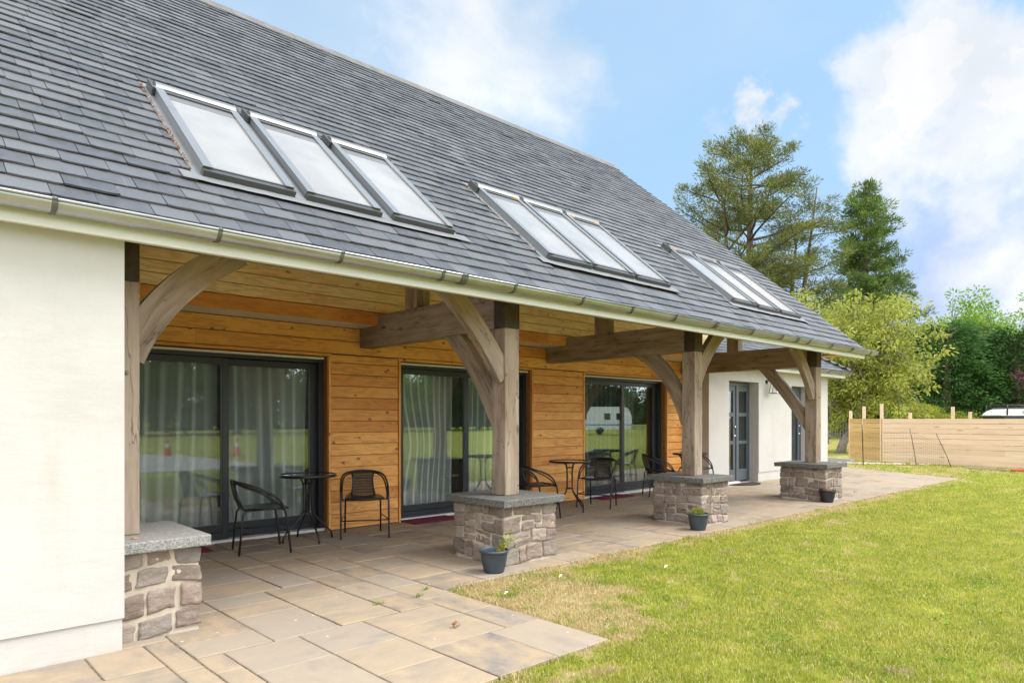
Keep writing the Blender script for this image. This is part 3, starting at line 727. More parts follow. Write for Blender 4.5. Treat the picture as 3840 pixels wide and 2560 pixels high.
# --- piers
def stone_block(b,x0,x1,y0,y1,z0,z1,seed,bul=.012):
    n=9; cx,cy,cz=(x0+x1)/2,(y0+y1)/2,(z0+z1)/2; hx,hy,hz=(x1-x0)/2,(y1-y0)/2,(z1-z0)/2; idx={};vs=[]
    rad=min(.009,hx*.6,hz*.6)
    fs=[]
    def V(i,j,k):
        key=(i,j,k)
        if key in idx: return idx[key]
        p=Vector((2*i/n-1,2*j/n-1,2*k/n-1)); q=Vector((p.x*hx,p.y*hy,p.z*hz))
        c=Vector((max(-hx+rad,min(hx-rad,q.x)),max(-hy+rad,min(hy-rad,q.y)),max(-hz+rad,min(hz-rad,q.z))))
        d=q-c
        if d.length>1e-6: q=c+d.normalized()*rad*min(1,d.length/rad)
        w_=q+Vector((cx,cy,cz)); a=noise.noise_vector(w_*7+Vector((seed,0,0)))*.009+noise.noise_vector(w_*30+Vector((seed,7,0)))*.0075
        w2=w_+a; w2.z+=.017*math.sin(w_.x*8+w_.y*6+z0*5)+.012*noise.noise(Vector((w_.x*4,w_.y*4,z0*7))); w2.x+=.016*noise.noise(Vector((w_.z*8,x0*9,4))); w2.y+=.016*noise.noise(Vector((w_.z*8,y0*9,9)))
        idx[key]=len(vs); vs.append(w2); return idx[key]
    for a in range(n):
        for c in range(n):
            fs+= [(V(a,c,0),V(a,c+1,0),V(a+1,c+1,0),V(a+1,c,0)),(V(a,c,n),V(a+1,c,n),V(a+1,c+1,n),V(a,c+1,n)),
                  (V(a,0,c),V(a+1,0,c),V(a+1,0,c+1),V(a,0,c+1)),(V(a,n,c),V(a,n,c+1),V(a+1,n,c+1),V(a+1,n,c)),
                  (V(0,a,c),V(0,a,c+1),V(0,a+1,c+1),V(0,a+1,c)),(V(n,a,c),V(n,a+1,c),V(n,a+1,c+1),V(n,a,c+1))]
    o=(random.uniform(0,30),random.uniform(0,30),random.uniform(0,30))
    b.add(vs,fs,[(v.x+o[0],v.y+o[1],v.z+o[2]) for v in vs],None,True)
def pier(x0,x1,y0,y1,seed,cap,capx,big=False):
    random.seed(seed); zt=.533; b=MB(); g=.020 if big else .013; D=.11
    rows=[]; z=0.005
    hs={1:[.155,.125,.145,.108],2:[.10,.15,.10,.10,.083],3:[.075,.12,.15,.10,.088],0:[.13,.16,.12,.123]}[seed]
    for h in hs: rows.append((z,z+h)); z+=h
    for r,(za,zb) in enumerate(rows):
        za+=g/2; zb-=g/2
        flip=(r+seed)%2; cw=(.20 if flip else .11)+random.uniform(-.02,.03); cd=(.11 if flip else .20)+random.uniform(-.02,.03)
        corners=[(x0,x0+cw,y0,y0+cd),(x1-random.uniform(.12,.2),x1,y0,y0+random.uniform(.12,.2)),(x0,x0+random.uniform(.12,.2),y1-random.uniform(.12,.2),y1)]
        for c in corners: stone_block(b,c[0],c[1],c[2],c[3],za,zb,random.uniform(0,99))
        def run(a,c,fn):
            u=a
            while u<c-.04:
                w_=random.choice([.09,.13,.17,.22]) if not big else random.choice([.22,.3]);
                if c-(u+w_)<.07: w_=c-u
                if zb-za>.10 and random.random()<.33 and not big:
                    zm=za+(zb-za)*random.uniform(.35,.65); fn(u+g/2,u+w_-g/2,za,zm-g/2); fn(u+g/2,u+w_-g/2,zm+g/2,zb)
                else: fn(u+g/2,u+w_-g/2,za,zb)
                u+=w_
        run(corners[0][1]+g/2,corners[1][0]-g/2,lambda a,c,e,f:stone_block(b,a,c,y0+random.uniform(-.004,.006),y0+D,e,f,random.uniform(0,99)))
        run(corners[0][3]+g/2,corners[2][2]-g/2,lambda a,c,e,f:stone_block(b,x0+random.uniform(-.004,.006),x0+D,a,c,e,f,random.uniform(0,99)))
        run(y0+.2,y1-.02,lambda a,c,e,f:stone_block(b,x1-D,x1,a,c,e,f,random.uniform(0,99)))
        run(corners[2][1],x1-.02,lambda a,c,e,f:stone_block(b,a,c,y1-D,y1,e,f,random.uniform(0,99)))
    p=part(b,'stone_pier','stone')
    m=MB(); q=.012 if big else .014
    # mortar body, lightly uneven
    nx=24; ring=[]
    for k in range(nx): ring.append((x0+q+(x1-x0-2*q)*k/nx,y0+q))
    for k in range(nx): ring.append((x1-q,y0+q+(y1-y0-2*q)*k/nx))
    for k in range(nx): ring.append((x1-q-(x1-x0-2*q)*k/nx,y1-q))
    for k in range(nx): ring.append((x0+q,y1-q-(y1-y0-2*q)*k/nx))
    vs=[];mm=len(ring);lv=22
    for l in range(lv+1):
        z=-.02+(zt+.02)*l/lv; fl=.004*max(0,1-z/.03) if z<.03 else 0
        for (x,y) in ring:
            a=noise.noise_vector(Vector((x*14,y*14,z*14+seed)))*.0045; dx=-fl if x<x0+.05 else (fl if x>x1-.05 else 0); dy=-fl if y<y0+.05 else (fl if y>y1-.05 else 0)
            vs.append((x+a.x+dx,y+a.y+dy,z))
    m.add(vs,[(l*mm+k,l*mm+(k+1)%mm,(l+1)*mm+(k+1)%mm,(l+1)*mm+k) for l in range(lv) for k in range(mm)]+[tuple(range(lv*mm,(lv+1)*mm))],None,None,True)
    part(m,'mortar','mortar',p)
    c=MB(); a0,a1,c0,c1=capx; n=26; rg=[]
    for k in range(n): rg.append((a0+(a1-a0)*k/n,c0))
    for k in range(n): rg.append((a1,c0+(c1-c0)*k/n))
    for k in range(n): rg.append((a1-(a1-a0)*k/n,c1))
    for k in range(n): rg.append((a0,c1-(c1-c0)*k/n))
    vs=[];mm=len(rg); cx,cy=(a0+a1)/2,(c0+c1)/2
    for ins,z in ((.004,.534),(0,.540),(0,.562),(0,.593),(.006,.600)):
        for (x,y) in rg:
            a=noise.noise_vector(Vector((x*22,y*22,z*30)))*.0035; vs.append((cx+(x-cx)*(1-ins*2)+a.x,cy+(y-cy)*(1-ins*2)+a.y,z))
    c.add(vs,[(l*mm+k,l*mm+(k+1)%mm,(l+1)*mm+(k+1)%mm,(l+1)*mm+k) for l in range(4) for k in range(mm)]+[tuple(range(4*mm,5*mm)),tuple(range(mm))[::-1]])
    part(c,'capstone',cap,p)
pier(.80,1.535,4.52,5.20,0,'cap_l',(1.0755,1.575,4.45,5.265),True)
pier(4.155,4.845,4.52,5.24,1,'cap_d',(4.10,4.90,4.457,5.30))
pier(7.485,8.12,4.53,5.26,2,'cap_d',(7.425,8.175,4.477,5.33))
pier(11.21,11.88,4.54,5.30,3,'cap_d',(11.12,11.93,4.48,5.36))
random.seed(21)

# --- oak frame
def post(x0,x1,y0,y1,z0,z1,pegs,dark=False):
    b=MB(); b.box(x0,x1,y0,y1,z0,z1,'z',bev=.006); p=part(b,'oak_post','oak')
    for (px,py,pz,ax) in pegs:
        k=MB(); d=.012
        if ax=='y': k.tube([(px,py+.01,pz),(px,py-d,pz)],.013,10)
        else: k.tube([(px+.01,py,pz),(px-d,py,pz)],.013,10)
        part(k,'oak_peg','oak',p)
post(1.0745,1.246,4.762,4.935,.601,2.195,[(1.17,4.762,1.62,'y')])
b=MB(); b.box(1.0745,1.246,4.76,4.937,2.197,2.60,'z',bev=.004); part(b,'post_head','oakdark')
PX=[(4.387,4.572,4.755,4.945),(7.690,7.868,4.757,4.95),(11.452,11.635,4.79,4.985)]
PG=[[(4.387,4.84,1.00,'x'),(4.387,4.85,1.13,'x'),(4.40,4.755,1.75,'y')],[(7.69,4.86,.98,'x'),(7.69,4.88,1.10,'x'),(7.83,4.757,1.72,'y')],[(11.452,4.9,1.12,'x'),(11.452,4.9,1.02,'x'),(11.56,4.79,1.69,'y')]]
for i,((x0,x1,y0,y1),pg) in enumerate(zip(PX,PG)):
    post(x0,x1,y0,y1,.601,2.196,pg)
    b=MB(); b.box(x0-.002,x1+.002,y0+.16,YC-.03,2.198,2.556,'y',bev=.006); part(b,'tie_beam','oak')
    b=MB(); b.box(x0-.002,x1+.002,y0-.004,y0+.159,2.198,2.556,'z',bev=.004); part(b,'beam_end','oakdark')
    b=MB(); b.box(x0+.0,x1-.0,6.20,6.42,2.558,3.6,'z',bev=.005); part(b,'strut','oak')
# eaves plate resting along the post heads
b=MB()
for a,c in ((1.25,4.38),(4.58,7.68),(7.88,11.44),(11.65,12.0)): b.box(a,c,4.78,4.93,2.465,2.555,'x',bev=.004)
part(b,'eaves_plate','oak')
def brace(p0,p1,ctrl,wid,thick,plane,pos,name='brace',tail=0):
    """curved brace between p0 and p1 (2-D in the plane), ctrl = quadratic control point"""
    n=14; pts=[]
    for i in range(n+1):
        t=i/n; pts.append(((1-t)**2*p0[0]+2*t*(1-t)*ctrl[0]+t*t*p1[0],(1-t)**2*p0[1]+2*t*(1-t)*ctrl[1]+t*t*p1[1]))
    L=0;top=[];bot=[];ls=[]
    for i,(a,c) in enumerate(pts):
        q=pts[min(i+1,n)];r=pts[max(i-1,0)]; dx,dy=q[0]-r[0],q[1]-r[1]; l=math.hypot(dx,dy); nx,ny=-dy/l,dx/l
        if i: L+=math.hypot(a-pts[i-1][0],c-pts[i-1][1])
        ls.append(L); top.append((a+nx*wid/2,c+ny*wid/2)); bot.append((a-nx*wid/2,c-ny*wid/2))
    b=MB(); o=(random.uniform(0,40),random.uniform(0,40)); vs=[];lc=[]
    for side in (pos,pos+thick):
        for row,off in ((top,wid/2),(bot,-wid/2)):
            for i,(a,c) in enumerate(row):
                vs.append((side,a,c) if plane=='x' else (a,side,c)); lc.append((ls[i]+o[0],off+o[1],side))
    m=n+1; fs=[]
    for i in range(n):
        fs+=[(i,i+1,m+i+1,m+i),(2*m+i,3*m+i,3*m+i+1,2*m+i+1),(i,2*m+i,2*m+i+1,i+1),(m+i,m+i+1,3*m+i+1,3*m+i)]
    fs+=[(0,m,3*m,2*m),(m-1,3*m-1,4*m-1,2*m-1)]
    b.add(vs,fs,lc); return part(b,name,'oak')
# to the tie beams
brace((4.90,1.23),(5.70,2.26),(5.17,1.82),.18,.085,'x',4.435)
brace((4.90,1.28),(5.72,2.28),(5.16,2.06),.19,.085,'x',7.735)
brace((4.93,1.20),(5.76,2.27),(5.33,1.82),.19,.085,'x',11.50)
# along the eaves
brace((1.19,1.72),(1.90,2.50),(1.38,2.20),.195,.08,'y',4.80)
brace((4.42,1.72),(3.66,2.55),(4.12,2.20),.18,.08,'y',4.775)
brace((7.83,1.84),(8.42,2.50),(8.02,2.20),.19,.08,'y',4.79)
brace((11.48,1.70),(10.70,2.53),(11.14,2.22),.19,.08,'y',4.82)

# --- patio doors
def patio_door(x0,x1,mid,fixed_left=True):
    zt=2.055; b=MB(); f=.055
    b.box(x0,x0+f,7.505,7.66,.02,zt); b.box(x1-f,x1,7.505,7.66,.02,zt); b.box(x0+f,x1-f,7.505,7.66,zt-.06,zt)
    d=part(b,'patio_door','frame')
    b=MB(); b.box(x0,x1,7.47,7.66,-.01,.028,off=False); part(b,'sill','white_line',d)
    for k in range(6):
        xx=x0+.3+(x1-x0-.6)*k/5
    b=MB(); b.box(x0+.0,x1-.03,7.43,7.50,2.035,2.058,off=False); part(b,'head_strip','upvc',d)
    mw=.085
    for (a,c,yy) in ((x0+f,mid+mw/2+.015,7.515),(mid-mw/2+.02,x1-f,7.585)):
        s=MB(); w_=.075; zb=.19; z1=zt-.065
        s.box(a,a+w_,yy,yy+.055,.03,z1,bev=.004); s.box(c-w_-(.0),c,yy,yy+.055,.03,z1,bev=.004)
        s.box(a+w_,c-w_,yy+.001,yy+.054,.03,.106,bev=.004); s.box(a+w_,c-w_,yy+.001,yy+.054,.109,zb,bev=.004); s.box(a+w_,c-w_,yy+.001,yy+.054,z1-.07,z1,bev=.004)
        l=part(s,'door_leaf','frame',d)
        g_=MB(); g_.box(a+w_-.004,c-w_+.004,yy+.022,yy+.030,zb-.004,z1-.066,off=False); part(g_,'glass_pane','glass',d)
        h=MB(); e=.006
        h.box(a+w_,a+w_+e,yy+.012,yy+.0215,zb,z1-.07,off=False); h.box(c-w_-e,c-w_,yy+.012,yy+.0215,zb,z1-.07,off=False); h.box(a+w_+e,c-w_-e,yy+.012,yy+.0215,zb,zb+e,off=False)
        part(h,'glazing_bead','skyframe',d)
    # timber reveal and casing
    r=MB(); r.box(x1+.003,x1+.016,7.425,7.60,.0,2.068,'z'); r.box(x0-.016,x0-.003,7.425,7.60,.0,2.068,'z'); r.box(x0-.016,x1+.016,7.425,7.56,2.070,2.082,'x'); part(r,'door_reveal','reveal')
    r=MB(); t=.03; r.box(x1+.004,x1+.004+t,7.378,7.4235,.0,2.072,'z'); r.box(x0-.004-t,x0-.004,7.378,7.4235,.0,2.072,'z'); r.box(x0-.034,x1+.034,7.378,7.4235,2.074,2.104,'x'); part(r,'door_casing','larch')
patio_door(1.56,3.96,2.79); patio_door(4.985,7.36,6.17); patio_door(8.60,10.96,9.78)
# dim rooms behind
b=MB(); 
for x0,x1 in ((1.2,4.4),(4.6,7.9),(8.2,11.6)):
    vs=[(x0,7.7,0),(x1,7.7,0),(x1,11.5,0),(x0,11.5,0),(x0,7.7,2.4),(x1,7.7,2.4),(x1,11.5,2.4),(x0,11.5,2.4)]
    b.add(vs,[(0,1,2,3),(4,7,6,5),(3,2,6,7),(0,3,7,4),(1,5,6,2)])
part(b,'interior','room',recalc=False)

def curtain(name,x0,x1,y,mat,label,grp,folds=13,seed=0,gather=0,z0=.06):
    rn=random.Random(seed); b=MB(); nx=folds*10; nz=16; ph=[rn.uniform(-.9,.9) for _ in range(folds+2)]; am=[rn.uniform(.4,1.25) for _ in range(folds+2)]
    vs=[]
    for j in range(nz+1):
        t=j/nz; z=z0+(2.02-z0)*t
        for i in range(nx+1):
            u=i/nx; k=u*folds; ki=int(k); a=am[ki]*(1-(k-ki))+am[ki+1]*(k-ki); p=ph[ki]*(1-(k-ki))+ph[ki+1]*(k-ki)
            x=x0+(x1-x0)*u+ (1-t)*.05*math.sin(u*7+seed)*(1) + (1-t)*.03*p
            if gather: x=x+(x1-x)*gather*math.exp(-((z-1.0)/.45)**2)*.55
            vs.append((x,y+.030*a*math.sin(2*PI*k+p*1.5)*(.55+.45*(1-t))+.01*math.sin(6*k+p),z))
    fs=[(j*(nx+1)+i,j*(nx+1)+i+1,(j+1)*(nx+1)+i+1,(j+1)*(nx+1)+i) for j in range(nz) for i in range(nx)]
    b.add(vs,fs,None,None,True); o=b.build(name,M[mat],recalc=False); tag(o,label,'curtain',grp)
curtain('net_curtain',1.65,3.86,7.735,'sheer','sheer white net curtain across the nearest patio door','net curtains inside the patio doors',15,3)
curtain('net_curtain',5.02,6.10,7.735,'sheer','sheer white net curtain in the left pane of the second patio door','net curtains inside the patio doors',9,5,.25)
curtain('net_curtain',6.25,7.28,7.735,'sheer','sheer white net curtain behind the oak post in the second patio door','net curtains inside the patio doors',9,9)
curtain('net_curtain',8.66,10.40,7.735,'sheer','sheer white net curtain across the third and farthest patio door','net curtains inside the patio doors',13,13)
curtain('drape',10.38,10.86,7.84,'drape','heavy taupe drape at the right side of the farthest patio door',None,5,2)
curtain('drape',5.75,6.05,7.86,'drape','heavy grey drape bunched at the middle of the second patio door',None,4,8)
curtain('drape',3.62,3.85,7.86,'drape','heavy taupe drape at the right edge of the nearest patio door',None,3,18)

# --- wing doors
def wing_door(x0,x1,yy,zt,split,panels,name,hx):
    b=MB(); f=.05
    b.box(x0,x0+f,yy,yy+.09,.03,zt); b.box(x1-f,x1,yy,yy+.09,.03,zt); b.box(x0+f,x1-f,yy,yy+.09,zt-.07,zt)
    if split: b.box(split,split+.09,yy-.01,yy+.09,.03,zt-.07)
    d=part(b,name,'greydoor')
    b=MB(); b.box(x0,split or x1,yy-.10,yy-.002,-.01,.03,off=False); part(b,'threshold','white_line',d)
    cols=[(x0+f,split)]+([(split+.09,x1-f)] if split else []) if split else [(x0+f,x1-f)]
    for ci,(a,c) in enumerate(cols):
        s=MB(); st=.10 if ci==0 else .045; yb=yy+.008
        s.box(a+.002,a+st,yb,yb+.06,.032,zt-.072,bev=.004); s.box(c-st,c-.002,yb,yb+.06,.032,zt-.072,bev=.004)
        zs=[.032,.27]; 
        if panels==3: rails=[(.032,.27),(.80,.87),(1.38,1.46),(zt-.18,zt-.072)]
        else: rails=[(.032,.14),(zt-.18,zt-.072)]
        for r0,r1 in rails: s.box(a+st,c-st,yb+.001,yb+.059,r0,r1,bev=.004)
        part(s,'door_leaf' if ci==0 else 'side_light','greydoor',d)
        for (p,q) in zip(rails[:-1],rails[1:]):
            g_=MB(); g_.box(a+st-.003,c-st+.003,yb+.025,yb+.032,p[1]-.003,q[0]+.003,off=False); part(g_,'glass_pane','glass',d)
    h=MB(); h.tube([(hx,yy-.01,.98),(hx,yy-.05,.98),(hx-.13,yy-.055,.98)],.010,8); part(h,'door_handle','chrome',d)
    h=MB(); h.tube([(hx+.01,yy+.01,1.16),(hx+.01,yy-.02,1.16)],.022,10); part(h,'lock_knob','chrome',d)
wing_door(12.58,13.79,7.20,2.09,13.22,3,'entrance_door',13.16)
wing_door(15.38,16.33,7.20,2.07,None,1,'garden_door',16.2)
b=MB(); vs=[(12.3,7.4,0),(17,7.4,0),(17,11,0),(12.3,11,0),(12.3,7.4,2.4),(17,7.4,2.4),(17,11,2.4),(12.3,11,2.4)]
b.add(vs,[(0,1,2,3),(4,7,6,5),(3,2,6,7),(0,3,7,4),(1,5,6,2)]); part(b,'wing_interior','room',recalc=False)

# lantern on the wing wall
lt=thing('wall_lantern',(14.2,6.99,2.0),'black metal box lantern on the white wall beside the grey entrance door','wall lamp')
b=MB(); b.tube([(14.14,6.995,2.13),(14.14,6.97,2.13)],.045,14); b.tube([(14.14,6.97,2.13),(14.14,6.93,2.16),(14.16,6.86,2.15),(14.18,6.84,2.11)],.010,8)
b.build('mount',M['black'],lt)
b=MB(); cx,cy=14.19,6.83
T=[(cx+dx*.055,cy+dy*.055,2.10) for dx,dy in ((-1,-1),(1,-1),(1,1),(-1,1))]; B=[(cx+dx*.085,cy+dy*.085,1.88) for dx,dy in ((-1,-1),(1,-1),(1,1),(-1,1))]
for k in range(4):
    b.tube([T[k],B[k]],.006,6); b.tube([T[k],T[(k+1)%4]],.008,6); b.tube([B[k],B[(k+1)%4]],.007,6)
    b.tube([T[k],(cx,cy,2.125)],.007,6)
b.build('cage',M['black'],lt)
b=MB(); b.add(T+B,[(0,1,5,4),(1,2,6,5),(2,3,7,6),(3,0,4,7)]); b.build('lantern_glass',M['glass'],lt,recalc=False)
b=MB(); b.lathe([(.004,0),(.016,.01),(.018,.06),(.006,.10),(.004,.11)],(cx,cy,1.97),12); b.build('bulb',M['whitepaint'],lt)

# ------------------------------------------------------------------ garden furniture
def make_table():
    t=thing('bistro_table',(0,0,0),'round black glass-topped table in front of the nearest patio door','table','round bistro tables',local=True)
    b=MB(); b.lathe([(.285,.700),(.300,.698),(.304,.709),(.304,.722),(.297,.729),(.288,.727),(.285,.722),(.285,.700)],(0,0,0),40); b.build('table_rim',M['black'],t)
    b=MB(); b.lathe([(.0005,.720),(.287,.720),(.287,.714),(.0005,.714)],(0,0,0),40,False); b.build('table_top',M['tableglass'],t)
    for k in range(4):
        a=PI/4+k*PI/2; c,s=math.cos(a),math.sin(a); b=MB()
        pr=[(.17,.698),(.10,.692),(.066,.655),(.055,.60),(.052,.45),(.052,.33),(.075,.27),(.15,.19),(.225,.12),(.268,.075),(.280,.03),(.280,.0)]
        b.tube([(r*c,r*s,z) for r,z in pr],.0105,8); b.build('leg',M['black'],t)
    for z in (.625,.325):
        b=MB(); n=20; b.tube([(.056*math.cos(2*PI*i/n),.056*math.sin(2*PI*i/n),z) for i in range(n+1)],.007,6,cap=False); b.build('ring',M['black'],t)
    return t
def make_chair():
    """front faces +x"""
    t=thing('rattan_chair',(0,0,0),'black rattan armchair seen side-on beside the nearest patio door','chair','black rattan chairs',local=True)
    r=.0115
    for nm in ('arm',):
        for off in (0,1):
            b=MB(); P=[]
            # outer tube: front foot, up, forward-curving arm, round the back rail
            if off==0: side=[(.245,.262,0),(.225,.262,.18),(.195,.262,.40),(.16,.262,.50),(.09,.262,.575),(-.02,.255,.625),(-.13,.245,.660),(-.215,.215,.690),(-.262,.14,.712),(-.275,.05,.722)]
            else: side=[(.175,.245,.425),(.15,.25,.475),(.09,.248,.530),(-.01,.240,.590),(-.13,.228,.640),(-.205,.20,.672),(-.246,.135,.695),(-.258,.05,.705)]
            P=side+[(x,-y,z) for x,y,z in side[::-1]]
            # smooth
            Q=[Vector(p) for p in P]
            for _ in range(2):
                Z=[Q[0]]
                for i in range(len(Q)-1): Z+= [Q[i]*.75+Q[i+1]*.25,Q[i]*.25+Q[i+1]*.75]
                Z.append(Q[-1]); Q=Z
            b.tube(Q,r if off==0 else .009,8); b.build('arm_frame' if off==0 else 'inner_rail',M['black'],t)
    for s in (1,-1):
        b=MB(); b.tube([(-.235,.205*s,0),(-.215,.205*s,.20),(-.195,.20*s,.39),(-.17,.19*s,.425),(-.10,.185*s,.432),(.10,.185*s,.436),(.19,.185*s,.438)],.0105,8); b.build('leg',M['black'],t)
        b=MB(); b.tube([(.222,.262*s,.20),(-.215,.205*s,.215)],.006,6); b.build('side_stretcher',M['black'],t)
        b=MB(); b.tube([(.19,.262*s,.425),(.17,.185*s,.43)],.006,6); b.build('seat_stay',M['black'],t)
    b=MB(); b.tube([(.226,-.262,.20),(.226,.262,.20)],.008,6); b.build('front_stretcher',M['black'],t)
    # seat pad and woven back as one curved sheet each
    b=MB(); nx,ny=10,14; vs=[];lc=[]
    for i in range(nx+1):
        for j in range(ny+1):
            u=i/nx;v=j/ny-.5; x=-.19+.42*u; w_=.185+.025*u; z=.437+.010*math.cos(v*PI)*-1+.010-.02*max(0,u-.85)/.15
            vs.append((x,2*v*w_,z)); lc.append((x,2*v*w_,0))
    fs=[(i*(ny+1)+j,(i+1)*(ny+1)+j,(i+1)*(ny+1)+j+1,i*(ny+1)+j+1) for i in range(nx) for j in range(ny)]
    b.add(vs,fs,lc,None,True); n0=len(vs); 
    b.tube([(-.19,-.185,.437),(.20,-.208,.440),(.228,-.195,.436),(.232,0,.434),(.228,.195,.436),(.20,.208,.440),(-.19,.185,.437)],.011,6)
    o=b.build('seat',M['black'],t,recalc=False)
    b=MB(); vs=[];lc=[]
    for i in range(13):
        t_=i/12; z=.44+.262*t_; x=-.185-.078*t_-.018*math.sin(PI*t_); hw=.135-.030*math.sin(PI*t_*.9)+.02*t_
        for j in range(15):
            v=2*j/14-1; vs.append((x-.018*(1-v*v),v*hw,z)); lc.append((v*hw,z,0))
    b.add(vs,[(i*15+j,i*15+j+1,(i+1)*15+j+1,(i+1)*15+j) for i in range(12) for j in range(14)],lc,None,True); b.build('backrest',M['rattan'],t,recalc=False)
    for s in (1,-1):
        b=MB(); b.tube([(-.185,.137*s,.435),(-.225,.115*s,.54),(-.255,.110*s,.64),(-.262,.128*s,.705)],.011,7); b.build('back_stile',M['black'],t)
    return t
T0=make_table(); T0.location=(3.50,6.98,0); T0.rotation_euler.z=R(42)
for (x,y,l) in ((7.41,6.65,'round black glass-topped table between the first and second oak posts'),(10.55,6.62,'round black table mostly hidden behind the second free-standing oak post')):
    c=copy_tree(T0); c.location=(x,y,0); c.rotation_euler.z=R(40); c['label']=l
C0=make_chair(); C0.location=(2.885,6.785,0); C0.rotation_euler.z=R(-13)
for (x,y,a,l) in ((4.13,6.865,-118,'black rattan armchair facing forward against the timber wall beside the nearest table'),
    (6.60,6.55,-18,'black rattan armchair half hidden behind the first free-standing oak post'),
    (8.09,6.67,-159,'black rattan armchair with open woven back in front of the farthest patio door'),
    (9.95,6.86,-38,'black rattan armchair side-on just left of the second free-standing post'),
    (10.98,6.80,-112,'black rattan armchair whose one arm shows right of the second free-standing post')):
    c=copy_tree(C0); c.location=(x,y,0); c.rotation_euler.z=R(a); c['label']=l

# mats
def mat_(x0,x1,y0,y1,l):
    b=MB(); b.box(x0,x1,y0,y1,.003,.014,off=False,bev=.003); tag(b.build('doormat',M['mat_red']),l,'doormat','maroon doormats')
mat_(1.95,2.52,7.06,7.44,'maroon doormat corner showing past the nearest stone pier'); mat_(5.0,5.75,7.09,7.46,'maroon doormat at the second patio door, left of the stone pier'); mat_(8.80,9.60,7.10,7.46,'maroon doormat under the chair at the farthest patio door')
b=MB(); n=24; b.prism([(13.02+.47*math.cos(PI+PI*i/n),6.98+.36*math.sin(PI+PI*i/n)) for i in range(n+1)],.003,.017,'z'); tag(b.build('doormat',M['mat_black']),'half-round black rubber doormat at the grey entrance door','doormat')

# ------------------------------------------------------------------ leaf builder
def leaves(Cn,Dr,ln,wd,rnd,name,mat,parent=None):
    """rhombic leaves: Cn base, Dr direction"""
    n=len(Cn); Dr=Dr/np.maximum(1e-6,np.linalg.norm(Dr,axis=1))[:,None]
    r=RS.normal(size=(n,3)); S=np.cross(Dr,r); S/=np.maximum(1e-6,np.linalg.norm(S,axis=1))[:,None]
    ln=np.broadcast_to(ln,(n,))[:,None]; wd=np.broadcast_to(wd,(n,))[:,None]
    V=np.stack([Cn,Cn+Dr*ln*.45+S*wd*.5,Cn+Dr*ln,Cn+Dr*ln*.45-S*wd*.5],1).reshape(-1,3); F=np.arange(n*4).reshape(-1,4)
    return rawmesh(name,V,F,4,mat,np.repeat(rnd,4),parent)
clover()
def pot(x,y,label,plant,mat,scale=1):
    t=thing('potted_plant',(x,y,0),label,'potted plant','flower pots by the stone piers')
    b=MB(); b.lathe([(.080,.0),(.086,.004),(.090,.02),(.100,.06),(.110,.11),(.117,.16),(.119,.172),(.128,.174),(.131,.182),(.129,.196),(.121,.197),(.117,.185),(.112,.15)],(x,y,.002),64,True,(2,5,.0045)); b.add([(x+.08*math.cos(k*PI/8),y+.08*math.sin(k*PI/8),.003) for k in range(16)],[tuple(range(16))]); b.build('pot',M[mat],t)
    b=MB(); b.add([(x+.113*math.cos(k*PI/12),y+.113*math.sin(k*PI/12),.155) for k in range(24)]+[(x,y,.165)],[(k,(k+1)%24,24) for k in range(24)]); b.build('soil',M['soil'],t,recalc=False)
    Cn=[];Dr=[]
    if plant=='bush':
        for st in range(7):
            ax=.025+RS.uniform(-.03,.05); ay=-.02+RS.uniform(-.03,.03); lx,ly=RS.uniform(-.02,.10),RS.uniform(-.08,.02); hh=RS.uniform(.08,.19)
            for k in range(22):
                t_=RS.rand(); Cn.append((x+ax+lx*t_,y+ay+ly*t_,.165+hh*t_)); Dr.append((RS.normal(),RS.normal(),RS.normal()*.5+.3))
        o=leaves(np.array(Cn),np.array(Dr),.030,.018,RS.rand(len(Cn)),'plant',M['yleaf'],t)
    elif plant=='tuft':
        for k in range(520):
            a=RS.uniform(0,2*PI); r=.085*math.sqrt(RS.rand()); Cn.append((x-.02+r*math.cos(a),y+r*math.sin(a),.185+.095*RS.rand()*(1-(r/.09)**2))); Dr.append((math.cos(a)*.6+RS.normal()*.4,math.sin(a)*.6+RS.normal()*.4,.7))
        leaves(np.array(Cn),np.array(Dr),.020,.010,RS.rand(len(Cn)),'plant',M['shrubleaf'],t)
    else:
        for k in range(200):
            a=RS.uniform(0,2*PI); r=.075*math.sqrt(RS.rand()); Cn.append((x-.01+r*math.cos(a),y+r*math.sin(a),.165+.03*RS.rand())); Dr.append((RS.normal(),RS.normal(),.6))
        for k in range(24): 
            t_=RS.rand(); Cn.append((x-.04,y+.01,.17+.13*t_)); Dr.append((RS.normal(),RS.normal(),.3))
        leaves(np.array(Cn),np.array(Dr),.026,.011,RS.rand(len(Cn)),'plant',M['dryplant'],t)
pot(3.955,4.43,'blue-grey fluted pot with a yellow-green sprig by the nearest free-standing pier','bush','pot')
pot(7.25,4.44,'blue-grey fluted pot with a rounded green tuft by the middle pier','tuft','pot')
pot(11.17,4.50,'dark fluted pot with withered brown plant by the farthest pier','dry','pot_dark')

